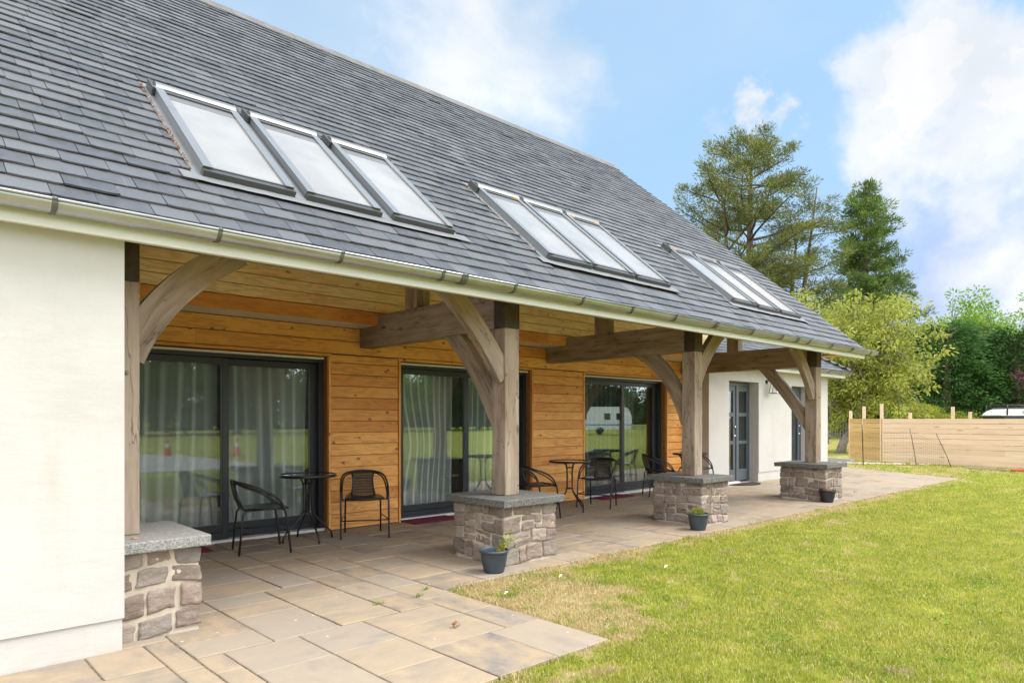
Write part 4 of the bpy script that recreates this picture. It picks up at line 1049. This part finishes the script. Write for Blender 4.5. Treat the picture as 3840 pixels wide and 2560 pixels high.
# small weeds in the joints, leaves on the lawn
for i,(x,y,l) in enumerate(((2.653,4.22,'small grass weed in the paving joint left of the lawn corner'),(2.99,4.20,'small grass weed in the joint nearest the lawn corner'),(3.16,4.34,'grass weed at the lawn corner by the paving edge'),(13.0,4.75,'small weed in the paving beyond the farthest pier'))):
    n=34; a=RS.uniform(0,2*PI,n); Cn=np.c_[x+RS.normal(0,.02,n),y+RS.normal(0,.008,n),np.full(n,-.004)]; Dr=np.c_[np.cos(a)*.6,np.sin(a)*.6,np.full(n,.9)]
    tag(leaves(Cn,Dr,RS.uniform(.02,.05,n),.004,RS.rand(n),'weed',M['gleaf']),l,'weed','weeds in the paving joints')
n=26; a=RS.uniform(0,2*PI,n); tag(leaves(np.c_[2.723+RS.normal(0,.012,n),3.424+RS.normal(0,.008,n),np.full(n,0.)+RS.rand(n)*.03],np.c_[np.cos(a),np.sin(a),RS.rand(n)],.025,.010,RS.rand(n),'seedling',M['dryplant']),'withered brown seedling in a joint of the foreground paving','weed')
for x,y,s,l in ((4.157,3.82,.036,'curled pale dead leaf on the lawn nearest the first pier'),(5.092,3.428,.042,'whitish dead leaf standing on green lawn beyond the dry patch'),(3.457,3.725,.034,'pale dead leaf in the straw-coloured grass by the paving corner')):
    b=MB(); vs=[];m=9
    for i in range(m):
        t_=i/(m-1); w_=s*.42*math.sin(PI*(.08+.86*t_)); 
        for v in (-1,-.4,.4,1): vs.append((x+(t_-.5)*s*1.5+.004*math.sin(9*t_),y+v*w_*(1+.2*math.sin(i*5+v)),.022+abs(v)*s*.35+.015*math.sin(PI*t_)))
    b.add(vs,[(i*4+j,i*4+j+1,(i+1)*4+j+1,(i+1)*4+j) for i in range(m-1) for j in range(3)],None,None,True); tag(b.build('dead_leaf',M['dryleaf'],recalc=False),l,'leaf','dead leaves on the lawn')
b=MB(); b.tube([(1.155,4.60,.606),(1.185,4.585,.606)],.004,8); tag(b.build('cigarette_end',M['orange']),'orange cigarette end on the pale capstone beside the white wall','cigarette end')

# ------------------------------------------------------------------ fence
fn=thing('board_fence',(22.8,6,0),'new pale pine board fence with uncut posts behind the lawn','fence')
def fence_run(p,q,mat,nm,topz=1.335):
    p=Vector(p);q=Vector(q); L=(q-p).length; d=(q-p)/L; nrm=Vector((-d.y,d.x,0)); rz=math.atan2(d.y,d.x); b=MB(); z=.0
    Mx=Matrix.Translation(p)@Matrix.Rotation(rz,4,'Z'); k=0
    while z<topz-.02:
        zt=min(z+.1485,topz); u=0
        while u<L:
            w_=min(random.uniform(3.2,4.6),L-u); tt=random.uniform(-.005,.005)
            b.box(u+.002,u+w_-.002,-.011+random.uniform(-.003,.003),.011,z+.004+tt*.4,zt-.003+tt*.4,'x',M=Mx); u+=w_
        z=zt
    return b.build(nm,M[mat],fn)
A=(23.10,7.62,0); Bq=(22.30,1.2,0); Lq=(24.42,9.12,0)
fence_run(A,Bq,'fence','front_boards'); fence_run(A,Lq,'fence_d','side_boards')
def fpost(x,y,z,w_=.085):
    b=MB(); b.box(-w_/2,w_/2,-w_/2,w_/2,0,z,'z',bev=.004,M=Matrix.Translation((x,y,0))@Matrix.Rotation(R(8),4,'Z')); b.build('fence_post',M['fence'],fn)
def onray(px,p,q,off=.07):
    v=ray(px,1500); p=Vector(p);q=Vector(q); d=(q-p).normalized()
    # solve t*v = p + s*d
    det=v.x*(-d.y)+d.x*v.y; t_=(p.x*(-d.y)+d.x*p.y)/det; n=Vector((v.x,v.y)).normalized()
    return (v.x*t_+n.x*off, v.y*t_+n.y*off)
for px,zp,(p,q) in ((3190,1.60,(A,Lq)),(3240,1.74,(A,Lq)),(3306,1.80,(A,Bq)),(3413,1.52,(A,Bq)),(3573,1.68,(A,Bq)),(3638,1.53,(A,Bq))): fpost(*onray(px,p,q),zp)
for yy in (2.2,): fpost(22.43,yy,1.4)
for (x,y,z,lx,ly,l) in ((20.91,7.41,1.17,.0,.03,'upright black netting stake in front of the stained fence side'),(22.03,6.36,1.06,-.10,.14,'thin black netting stake leaning slightly before the pale boards'),(21.66,5.39,.92,.20,.42,'bent black netting stake leaning left at the end of the netting')):
    b=MB(); b.tube([(x,y,-.02),(x+lx*.25,y+ly*.3,z*.35),(x+lx*.62,y+ly*.68,z*.7),(x+lx,y+ly,z)],.013 if lx==0 else .009,6); tag(b.build('netting_stake',M['black']),l,'stake','stakes of the plant netting')
# netting strung between the stakes
b=MB(); P0=Vector((20.93,7.42,0));P1=Vector((22.0,6.45,0));P2=Vector((21.75,5.6,0)); 
for (a,c,h0,h1) in ((P0,P1,1.0,.95),(P1,P2,.95,.62)):
    n=16
    for i in range(n+1):
        p=a.lerp(c,i/n); h=h0+(h1-h0)*i/n; b.tube([(p.x,p.y,0),(p.x,p.y,h)],.0016,3,cap=False)
    for k in range(1,11): b.tube([(a.x,a.y,h0*k/10),((a.x+c.x)/2,(a.y+c.y)/2,(h0+h1)*.5*k/10-.03),(c.x,c.y,h1*k/10)],.0016,3,cap=False)
tag(b.build('plant_netting',M['black']),'dark wire netting hung between stakes before the fence','netting')
b=MB(); b.box(0,3.2,-.05,.05,0,.11,'x',M=Matrix.Translation((21.6,7.95,0))@Matrix.Rotation(R(58),4,'Z')); tag(b.build('timber_edging',M['grey_plastic']),'grey plank lying on the grass at the end of the white wall','plank')
b=MB(); b.box(0,1.25,-.03,.03,0,.03,'x',M=Matrix.Translation((21.55,5.1,0))@Matrix.Rotation(R(-112),4,'Z')); tag(b.build('metal_strip',M['galv']),'thin metal strip lying on the grass below the pale fence','strip')
b=MB(); b.box(-.25,.25,-.06,.06,0,.05,'x',bev=.01,M=Matrix.Translation((21.3,3.72,.0))@Matrix.Rotation(R(-70),4,'Z')); tag(b.build('red_board',m_plain('red_paint',(.55,.04,.05),.5)),'red board on the grass at the foot of the fence','board')
# rubble and bare earth strip by the stained fence
n=260; xx=21.9+RS.rand(n)*1.6; t_=RS.rand(n); px_=np.array([21.3+1.0*a for a in t_]); py_=8.1-1.9*t_+RS.normal(0,.22,n); b=MB()
for i in range(120):
    x,y=px_[i],py_[i]; s=random.uniform(.02,.055); v=[Vector((random.uniform(-1,1),random.uniform(-1,1),random.uniform(-.4,.6)))*s for _ in range(8)]
    b.box(x-s,x+s,y-s*.7,y+s*.7,-.02,s*.7,bev=s*.3)
tag(b.build('rubble',M['mortar']),'scattered stone rubble at the foot of the stained fence side','rubble',kind='stuff')

# trellis, picket fence, hen behind the wing
tr=thing('slatted_screen',(39.2,15.75,0),'tall weathered slatted screen just past the corner of the white wall','screen')
dv=Vector((.55,-.83,0)).normalized(); rz=math.atan2(dv.y,dv.x); Mx=Matrix.Translation((39.0,15.95,0))@Matrix.Rotation(rz,4,'Z')
b=MB()
for k in range(12):
    z=.2+k*.235; b.box(-1.2,.55+random.uniform(-.05,.08),-.03,.0,z,z+.17,'x',M=Mx)
b.build('slats',M['greenwood'],tr)
b=MB(); b.box(.28,.42,.002,.09,0,3.35,'z',M=Mx); b.build('screen_post',M['fence'],tr)
pf=thing('picket_fence',(44,17,0),'low grey picket fence in the dark gap behind the hen','picket fence')
b=MB()
for k in range(40):
    p=Vector((46.5,20.2,0))+dv*(k*.16-1.0); b.box(-.045,.045,-.01,.01,0,1.05+random.uniform(-.03,.03),'z',M=Matrix.Translation(p)@Matrix.Rotation(rz,4,'Z'))
b.build('pickets',M['greenwood'],pf)
b=MB()
for z in (.3,.85): b.box(-1,5.5,.012,.05,z,z+.07,'x',M=Matrix.Translation((46.5,20.2,0))@Matrix.Rotation(rz,4,'Z'))
b.build('rails',M['greenwood'],pf)
# hen
hx,hy=35.6,13.25; hen=thing('hen',(hx,hy,0),'black hen on the grass at the left end of the fence','hen')
Mh=Matrix.Translation((hx,hy,0))@Matrix.Rotation(R(-40),4,'Z')@Matrix.Scale(1.25,4)
b=MB(); n=12
prof=[(-.30,.40,.012),(-.25,.37,.05),(-.17,.30,.09),(-.06,.25,.125),(.05,.235,.13),(.13,.26,.11),(.18,.33,.065),(.20,.40,.045),(.215,.45,.04),(.245,.455,.028),(.275,.445,.006)]
vs=[]
for (x,z,r) in prof:
    for k in range(n): t2=2*PI*k/n; vs.append(Mh@Vector((x,r*.85*math.cos(t2),z+r*math.sin(t2))))
fs=[(i*n+k,i*n+(k+1)%n,(i+1)*n+(k+1)%n,(i+1)*n+k) for i in range(len(prof)-1) for k in range(n)]+[tuple(range(n)),tuple(range((len(prof)-1)*n,len(prof)*n))]
b.add(vs,fs,None,None,True)
for s in (1,-1): b.tube([Mh@Vector((.02,.05*s,.14)),Mh@Vector((.0,.05*s,.07)),Mh@Vector((.02,.05*s,.0)),Mh@Vector((.07,.05*s,.004))],.010,5)
b.build('body',M['feather'],hen)
b=MB(); b.tube([Mh@Vector((.20,0,.48)),Mh@Vector((.225,0,.515)),Mh@Vector((.25,0,.485))],.014,6); b.build('comb',M['conered'],hen)

# ------------------------------------------------------------------ off-road vehicle behind the fence
def vehicle():
    t=thing('off_road_vehicle',(28.6,3.6,0),'dark off-road vehicle with white roof and black roof rack behind the fence','vehicle')
    v0=ray(3723,1560)*28.2; O=Vector((v0.x,v0.y,0)); dx=Vector((.728*1,-.686,0)); dx=Vector((.62,-.78,0)).normalized(); rz=math.atan2(dx.y,dx.x)
    Mx=Matrix.Translation(O)@Matrix.Rotation(rz,4,'Z')
    def bld(b,nm,mt,par=t): return b.build(nm,M[mt],par)
    b=MB(); b.prism([(0,.35),(4.3,.35),(4.3,.95),(3.2,1.02),(2.95,1.46),(.02,1.46),(0,.9)],-.8,.8,'y',M=Mx); body=bld(b,'body','darkpaint')
    b=MB(); pr=[(-.05,1.475),(2.95,1.475),(2.75,1.70),(2.6,1.735),(.35,1.735),(.12,1.66),(-.03,1.52)]; b.prism(pr,-.72,.72,'y',M=Mx); b.box(-.05,2.98,-.82,.82,1.462,1.4745,M=Mx); roof_=bld(b,'roof','whitepaint')
    b=MB()
    for a in (.72,1.75): b.box(a,a+.62,-.726,.726,1.53,1.655,M=Mx)
    bld(b,'alpine_window','glass',roof_)
    b=MB()
    for a,c in ((.1,.95),(1.05,1.9),(2.0,2.75)): b.box(a,c,-.806,.806,1.08,1.42,M=Mx)
    bld(b,'side_window','frame',body)
    b=MB(); 
    for z,y in ((1.90,-.78),(1.90,.78),(1.80,-.78),(1.80,.78)): b.tube([Mx@Vector((.12,y,z)),Mx@Vector((2.75,y,z))],.016,6)
    for x in (.12,2.75): b.tube([Mx@Vector((x,-.78,1.9)),Mx@Vector((x,.78,1.9))],.016,6)
    for x in (.14,.30,.95,1.6,2.2,2.7):
        for y in (-.78,.78): b.tube([Mx@Vector((x,y,1.475 if x!=.30 else 1.8)),Mx@Vector((x,y,1.9))],.028,6)
    for x in np.linspace(.3,2.6,9): b.tube([Mx@Vector((x,-.78,1.80)),Mx@Vector((x,.78,1.80))],.012,5)
    bld(b,'roof_rack','black')
    for x in (.75,3.45):
        for y in (-.86,.86):
            w_=MB(); w_.tube([Mx@Vector((x,y-.11,.37)),Mx@Vector((x,y+.11,.37))],.37,20); wh=bld(w_,'wheel','rubber')
            w_=MB(); w_.tube([Mx@Vector((x,y-.115,.37)),Mx@Vector((x,y+.115,.37))],.2,14); bld(w_,'wheel_hub','galv',wh)
vehicle()

# ------------------------------------------------------------------ trees
def limb_pts(p,d,L,n=5,droop=0,wob=.12):
    pts=[Vector(p)]; d=Vector(d).normalized()
    for i in range(n):
        d=(d+Vector((RS.normal()*wob,RS.normal()*wob,RS.normal()*wob*.6+droop))).normalized(); pts.append(pts[-1]+d*(L/n))
    return pts
def conifer(name,base,H_,prof,label,cat,mat,bark,trunks,whorl,nl,clump,seed,group=None,up=.25,z0=3.0,lsize=.2,nper=42,bare=0.25,stemr=.3,flat=.6,skip=None):
    global RS; RS=np.random.RandomState(seed); bx,by=base
    t=thing(name,(bx,by,0),label,cat,group); b=MB(); Cn=[];Dr=[];Rn=[]
    for (ox,oy,lean,hf,r0) in trunks:
        pts=[(bx+ox*.3,by+oy*.3,-.1),(bx+ox,by+oy,H_*hf*.3),(bx+ox+lean*.4,by+oy-lean*.4,H_*hf*.6),(bx+ox+lean,by+oy-lean,H_*hf)]
        b.tube(pts,[r0*1.15,r0*.85,r0*.55,.03],9)
    def axis(z,k):
        ox,oy,lean,hf,r0=trunks[k]; q=min(1,z/(H_*hf)); return (bx+ox+lean*max(0,(q-.3)/.7),by+oy-lean*max(0,(q-.3)/.7))
    z=z0
    while z<H_*.985:
        rad=float(np.interp(z/H_,[p[0] for p in prof],[p[1] for p in prof])); a0=RS.uniform(0,2*PI)
        for k in range(nl):
            ti=RS.randint(len(trunks)); 
            if z>H_*trunks[ti][3]*.97: ti=0
            a=a0+2*PI*k/nl+RS.normal()*.35; zz=z+RS.uniform(-.3,.3)*whorl*2; L=rad*RS.uniform(.62,1.12); x,y=axis(zz,ti)
            if skip and skip(a,zz): continue
            pts=limb_pts((x,y,zz),(math.cos(a),math.sin(a),up+RS.normal()*.12),L,6,RS.uniform(-.03,.10) if up>0 else .07,.14)
            rr=max(.016,.019*L); b.tube(pts,[rr*(1-.8*i/6) for i in range(7)],5,cap=False)
            nc=max(2,int(L*clump))
            for q in range(nc):
                u=bare+(1-bare)*(q+RS.rand())/nc; u=min(u,.999); i=int(u*6); f=u*6-i; c=pts[i].lerp(pts[i+1],f)
                sd=Vector((-math.sin(a),math.cos(a),0))*RS.normal()*L*.17*(1.15-u); c2=c+sd+Vector((0,0,RS.uniform(-.05,.25)*flat))
                if sd.length>.25: b.tube([c,c2],[.014,.008],3,cap=False)
                R_=RS.uniform(.26,.50); m=int(nper*RS.uniform(.6,1.3)); v=RS.normal(size=(m,3)); v/=np.linalg.norm(v,axis=1)[:,None]; rr_=RS.rand(m)**.5*R_
                off=v*rr_[:,None]*np.array([1,1,flat]); Cn.append(np.array(c2)+off); dd=v*.8+np.array([math.cos(a)*.35,math.sin(a)*.35,.45]); Dr.append(dd)
                tone=RS.rand()*.35; Rn.append(np.clip(RS.rand(m)*.6+tone+(.25 if RS.rand()<.03 else 0)+(off[:,2]>0)*.06,0,1))
        z+=whorl*RS.uniform(.75,1.25)
    b.build('trunk',M[bark],t,recalc=False)
    Cn=np.concatenate(Cn);Dr=np.concatenate(Dr);Rn=np.concatenate(Rn)
    leaves(Cn,Dr,lsize*RS.uniform(.8,1.5,len(Cn)),lsize*.24,Rn,'crown',M[mat],t); return t
conifer('pine_tree',(35.55,18.6),17.0,[(0,3),(.30,4.4),(.45,4.8),(.6,4.6),(.72,4.1),(.84,3.2),(.93,2.2),(1,.9)],'tall broad pine, the highest tree behind the slate roof','tree','needle','bark',[(0,0,.1,1,.36),(-.7,.5,-.4,.8,.26)],.70,7,4.2,8,z0=6.6,up=.22,lsize=.16,nper=52,bare=.34)
conifer('pine_tree',(37.6,16.9),14.2,[(0,2.5),(.22,4.8),(.4,3.6),(.6,2.7),(.8,2.0),(.93,1.2),(1,.4)],'lower spreading pine with crooked limbs right of the tallest pine','tree','needle','bark',[(-.4,.4,.5,.86,.26),(0,0,.85,1,.22)],.85,6,3.5,14,z0=4.4,up=.16,lsize=.16,nper=52,bare=.36)
conifer('redwood_tree',(51.0,17.95),18.0,[(0,4.6),(.35,4.3),(.5,3.4),(.62,2.9),(.75,2.3),(.88,1.7),(.96,.9),(1,.2)],'narrow pointed conifer standing right of the two pines','tree','redwood','bark',[(0,0,0,1,.42)],.62,8,2.9,23,z0=3.0,up=-.15,lsize=.25,nper=52,bare=.25,flat=.55)

def broadleaf(name,base,zc,rad,hz,label,mat,bark,ncl,nper,ls,seed,group=None,cat='tree',shell=.45,trunk=.16,droop=-.4,crad=.5,lean=(0,0),low=None,lump=.35,aspect=.42,twigs=.5):
    global RS; RS=np.random.RandomState(seed); bx,by=base; t=thing(name,(bx,by,0),label,cat,group); b=MB(); c0=Vector((bx+lean[0],by+lean[1],zc))
    fork=Vector((bx+lean[0]*.5,by+lean[1]*.5,max(.4,zc-hz*.75)))
    b.tube([(bx,by,-.1),(bx+lean[0]*.2,by+lean[1]*.2,fork.z*.5),fork],[trunk*1.2,trunk,trunk*.85],8)
    hubs=[]
    for k in range(9):
        a=2*PI*k/9+RS.normal()*.2; e=RS.uniform(.1,1.1); d=Vector((math.cos(a)*math.cos(e),math.sin(a)*math.cos(e),math.sin(e))); p=c0+Vector((d.x*rad*.5,d.y*rad*.5,d.z*hz*.5-hz*.1)); hubs.append(p)
        m=fork.lerp(p,.5)+Vector((RS.normal()*.15,RS.normal()*.15,-.1)); b.tube([fork,m,p],[trunk*.55,trunk*.35,trunk*.2],5,cap=False)
    Cn=[];Dr=[];Rn=[]
    for k in range(ncl):
        v=Vector(RS.normal(size=3)).normalized(); 
        r=(shell+(1-shell)*RS.rand())*(1-lump*.5+lump*noise.noise(v*2.1+Vector((seed,0,0)))*1.6+.12*noise.noise(v*6+Vector((0,seed,0))))
        c=c0+Vector((v.x*rad*r,v.y*rad*r,v.z*hz*r))
        if low is not None and c.z<low: c.z=low+RS.rand()*.5
        if k%2==0 or twigs>=1:
            h=min(hubs,key=lambda q:(q-c).length); m=h.lerp(c,.55)+Vector((0,0,.12)); b.tube([h,m,c],[trunk*.14,trunk*.09,.008],3,cap=False)
        n=int(nper*RS.uniform(.5,1.4)); w_=RS.normal(size=(n,3)); w_/=np.linalg.norm(w_,axis=1)[:,None]; off=w_*(RS.rand(n)**.55*crad*RS.uniform(.7,1.25))[:,None]*np.array([1,1,.6])
        Cn.append(np.array(c)+off); Dr.append(w_*.8+np.array([v.x*.3,v.y*.3,droop])); Rn.append(np.clip(RS.rand(n)*.65+RS.rand()*.33+(.35 if RS.rand()<.03 else 0),0,1))
    b.build('trunk',M[bark],t,recalc=False); Cn=np.concatenate(Cn);Dr=np.concatenate(Dr);Rn=np.concatenate(Rn)
    leaves(Cn,Dr,ls*RS.uniform(.7,1.25,len(Cn)),ls*aspect,Rn,'crown',M[mat],t); return t
broadleaf('walnut_tree',(28.0,10.8),3.55,3.4,3.6,'spreading yellow-green tree with some orange leaves behind the board fence','yleaf','bark_grey',780,48,.15,31,shell=.34,trunk=.17,crad=.40,lean=(.9,-.4),low=.9,lump=.42)
broadleaf('cherry_tree',(30.0,14.6),4.3,2.9,2.2,'yellow-green tree whose top shows over the lower end of the slate roof','yleaf','bark_grey',300,46,.16,37,shell=.45,trunk=.18,crad=.42,low=1.6,lump=.5)
broadleaf('maple_tree',(59.0,13.2),6.9,5.6,4.3,'bright green feathery tree topping the dark conifer at the right','gleaf','bark_grey',480,44,.26,41,shell=.4,trunk=.22,crad=.66,droop=.1,lump=.75)
broadleaf('maple_tree',(62.0,8.4),6.2,5.2,4.2,'bright green tree reaching out of the right edge behind the dark conifer','gleaf','bark_grey',480,42,.26,43,shell=.4,trunk=.22,crad=.62,droop=.1,lump=.7)
def bushy(name,base,H_,rad,label,mat,seed,ncl,ls,group=None,cat='tree',nper=60):
    global RS; RS=np.random.RandomState(seed); bx,by=base; t=thing(name,(bx,by,0),label,cat,group); b=MB(); b.tube([(bx,by,-.1),(bx,by,H_*.5),(bx,by,H_*.93)],[.3,.2,.03],7)
    Cn=[];Dr=[];Rn=[]
    for k in range(ncl):
        zf=RS.rand()**.85; a=RS.uniform(0,2*PI); rr=rad*(1-.72*zf**1.4)*(.78+.30*RS.rand()+.22*noise.noise(Vector((math.cos(a)*2,math.sin(a)*2,zf*5+seed)))); c=Vector((bx+math.cos(a)*rr,by+math.sin(a)*rr,.25+zf*H_))
        if k%9==0: b.tube([(bx,by,c.z-.3),c],[.05,.015],3,cap=False)
        n=int(nper*RS.uniform(.6,1.3)); v=RS.normal(size=(n,3)); v/=np.linalg.norm(v,axis=1)[:,None]; off=v*(RS.rand(n)**.5*rad*.16)[:,None]*np.array([1,1,.42]); off[:,2]-=.25*np.abs(off[:,0]*math.cos(a)+off[:,1]*math.sin(a))
        Cn.append(np.array(c)+off); Dr.append(v*.5+np.array([math.cos(a)*.8,math.sin(a)*.8,-.1])); Rn.append(np.clip(RS.rand(n)*.55+RS.rand()*.4,0,1))
    b.build('trunk',M['bark'],t,recalc=False); Cn=np.concatenate(Cn);Dr=np.concatenate(Dr);Rn=np.concatenate(Rn)
    leaves(Cn,Dr,ls*RS.uniform(.7,1.3,len(Cn)),ls*.4,Rn,'crown',M[mat],t)
bushy('cypress_tree',(48.6,12.3),6.9,3.6,'big dark green conifer, the left one beyond the fence','cleaf',51,420,.24)
bushy('cypress_tree',(50.6,9.2),6.4,3.7,'dark green conifer directly behind the roof rack','cleaf',52,420,.24)
broadleaf('copper_beech',(47.5,6.1),3.6,2.9,2.5,'purple-leaved tree cut by the right edge of the view','pleaf','bark',300,46,.17,55,trunk=.16,crad=.45,droop=0,low=1.0)
broadleaf('lime_shrub',(33.5,9.5),1.35,1.5,.75,'low lime-yellow shrub showing over the fence top','shrubleaf','bark_grey',150,52,.10,57,cat='shrub',trunk=.05,crad=.27,droop=.3,low=.5)
broadleaf('lime_shrub',(34.2,8.2),1.1,1.2,.6,'smaller lime-yellow shrub left of the parked vehicle','shrubleaf','bark_grey',90,52,.10,58,cat='shrub',trunk=.05,crad=.25,droop=.3,low=.4)
for i,(x,y,h,r,l) in enumerate(((56,23.5,7.0,3.6,'black-green tree in the gap between white wall and fence'),(60.5,20.5,7.5,3.8,'black-green tree deep behind the yellow-green tree'),(54.5,16.4,5.2,3.0,'dark evergreen below the pointed conifer'),(62,27.5,8,4,'dark tree hidden mostly behind the verandah end'),(66.5,6.0,6,4,'dark evergreen beyond the vehicle at the right edge'),(60,1.5,6,4,'dark evergreen past the right edge of the fence'),(55.6,12.3,5.4,3.4,'dark evergreen between the two big conifers'),(69,15,7,4.5,'dark evergreen filling the gap behind the conifers'))):
    bushy('evergreen_tree',(x,y),h,r,l,'dleaf',70+i,230,.34,'dark trees beyond the garden',nper=46)
# Japanese maple shrub by the screen
broadleaf('red_shrub',(37.6,15.1),1.5,.55,.55,'small red-leaved shrub against the slatted screen','pleaf','bark_grey',40,40,.08,61,cat='shrub',trunk=.03,crad=.2,low=.7)

# the far side of the garden, seen mirrored in the glass
kinds=[('mleaf',9.5),('dleaf',11),('mleaf',8.5),('gleaf',9),('mleaf',10.5),('dleaf',9),('mleaf',11),('gleaf',8),('dleaf',10),('mleaf',9.5),('mleaf',10),('dleaf',11)]
REFP=[(16,-46),(25,-49),(33,-45),(42,-51),(50,-49),(59,-54),(68,-52),(76,-58),(86,-57),(97,-60),(108,-58),(120,-62)]
names=['rounded','dark','pale','bright','spreading','gloomy','tall','light','dense','middling','full','far']
for i,((x,y),(k,h)) in enumerate(zip(REFP,kinds)):
    broadleaf('garden_tree',(x,y),h*.44,6.2,h*.44,'leafy tree along the far hedge, seen only as a reflection in the patio doors',k,'bark',230,34,.55,100+i,'trees across the garden seen mirrored in the glass',trunk=.3,crad=1.25,shell=.3,droop=0,low=.3)
def caravan():
    O=Vector((46.2,-22.6,0)); rz=R(52); t=thing('caravan',tuple(O),'white touring caravan with blue band, mirrored in the farthest patio door','caravan'); Mx=Matrix.Translation(O)@Matrix.Rotation(rz,4,'Z')
    pr=[(-2.5,.45),(2.4,.45),(2.65,.75),(2.6,1.5),(2.35,2.15),(2.0,2.35),(-2.2,2.35),(-2.55,2.1),(-2.65,1.2)]
    b=MB(); b.prism(pr,-1.1,1.1,'y',M=Mx); body=b.build('body',M['whitepaint'],t)
    b=MB(); b.box(-2.66,2.62,-1.108,1.108,.78,.88,M=Mx); b.build('blue_band',M['bluestripe'],t)
    for x0,x1 in ((-2.0,-1.3),(.2,.7),(1.2,1.9)):
        b=MB(); b.box(x0,x1,-1.112,1.112,1.25,1.8,M=Mx); b.build('window',M['frame'],t)
    b=MB(); b.box(2.60,2.66,-.8,.8,1.2,1.75,M=Mx); b.box(-2.70,-2.60,-.8,.8,1.2,1.75,M=Mx); b.build('end_window',M['frame'],t)
    for y in (-1.0,1.0):
        b=MB(); b.tube([Mx@Vector((-.2,y-.1,.33)),Mx@Vector((-.2,y+.1,.33))],.33,16); b.build('wheel',M['rubber'],t)
    b=MB(); b.tube([Mx@Vector((2.6,0,.5)),Mx@Vector((3.7,0,.5))],.05,6); b.tube([Mx@Vector((3.5,0,.5)),Mx@Vector((3.5,0,0))],.03,6); b.build('tow_bar',M['galv'],t)
caravan()
for (x,y,l) in ((9.8,-9.9,'orange and white traffic cone mirrored in the right pane of the nearest door'),(7.9,-11.6,'orange and white traffic cone mirrored in the left pane of the nearest door')):
    t=thing('traffic_cone',(x,y,0),l,'traffic cone','traffic cones across the lawn')
    b=MB(); b.box(x-.17,x+.17,y-.17,y+.17,-.02,.02,bev=.005); b.lathe([(.13,.02),(.085,.30)],(x,y,0),20); b.lathe([(.055,.46),(.022,.68),(.001,.68)],(x,y,0),20); b.build('body',M['conered'],t)
    b=MB(); b.lathe([(.085,.30),(.055,.46)],(x,y,0),20); b.build('white_sleeve',M['whitepaint'],t)

def hedge():
    global RS; RS=np.random.RandomState(5); n=26000; x=RS.uniform(-10,170,n); h=4.6+1.6*np.sin(x*.35)+1.1*np.sin(x*.83+1); z=RS.rand(n)*h; y=-64-.16*x+RS.normal(0,.8,n)
    tag(leaves(np.c_[x,y,z],RS.normal(size=(n,3)),.95,.45,RS.rand(n),'hedge',M['dleaf']),'long dark hedge across the far side of the garden, mirrored in the glass','hedge')
hedge()
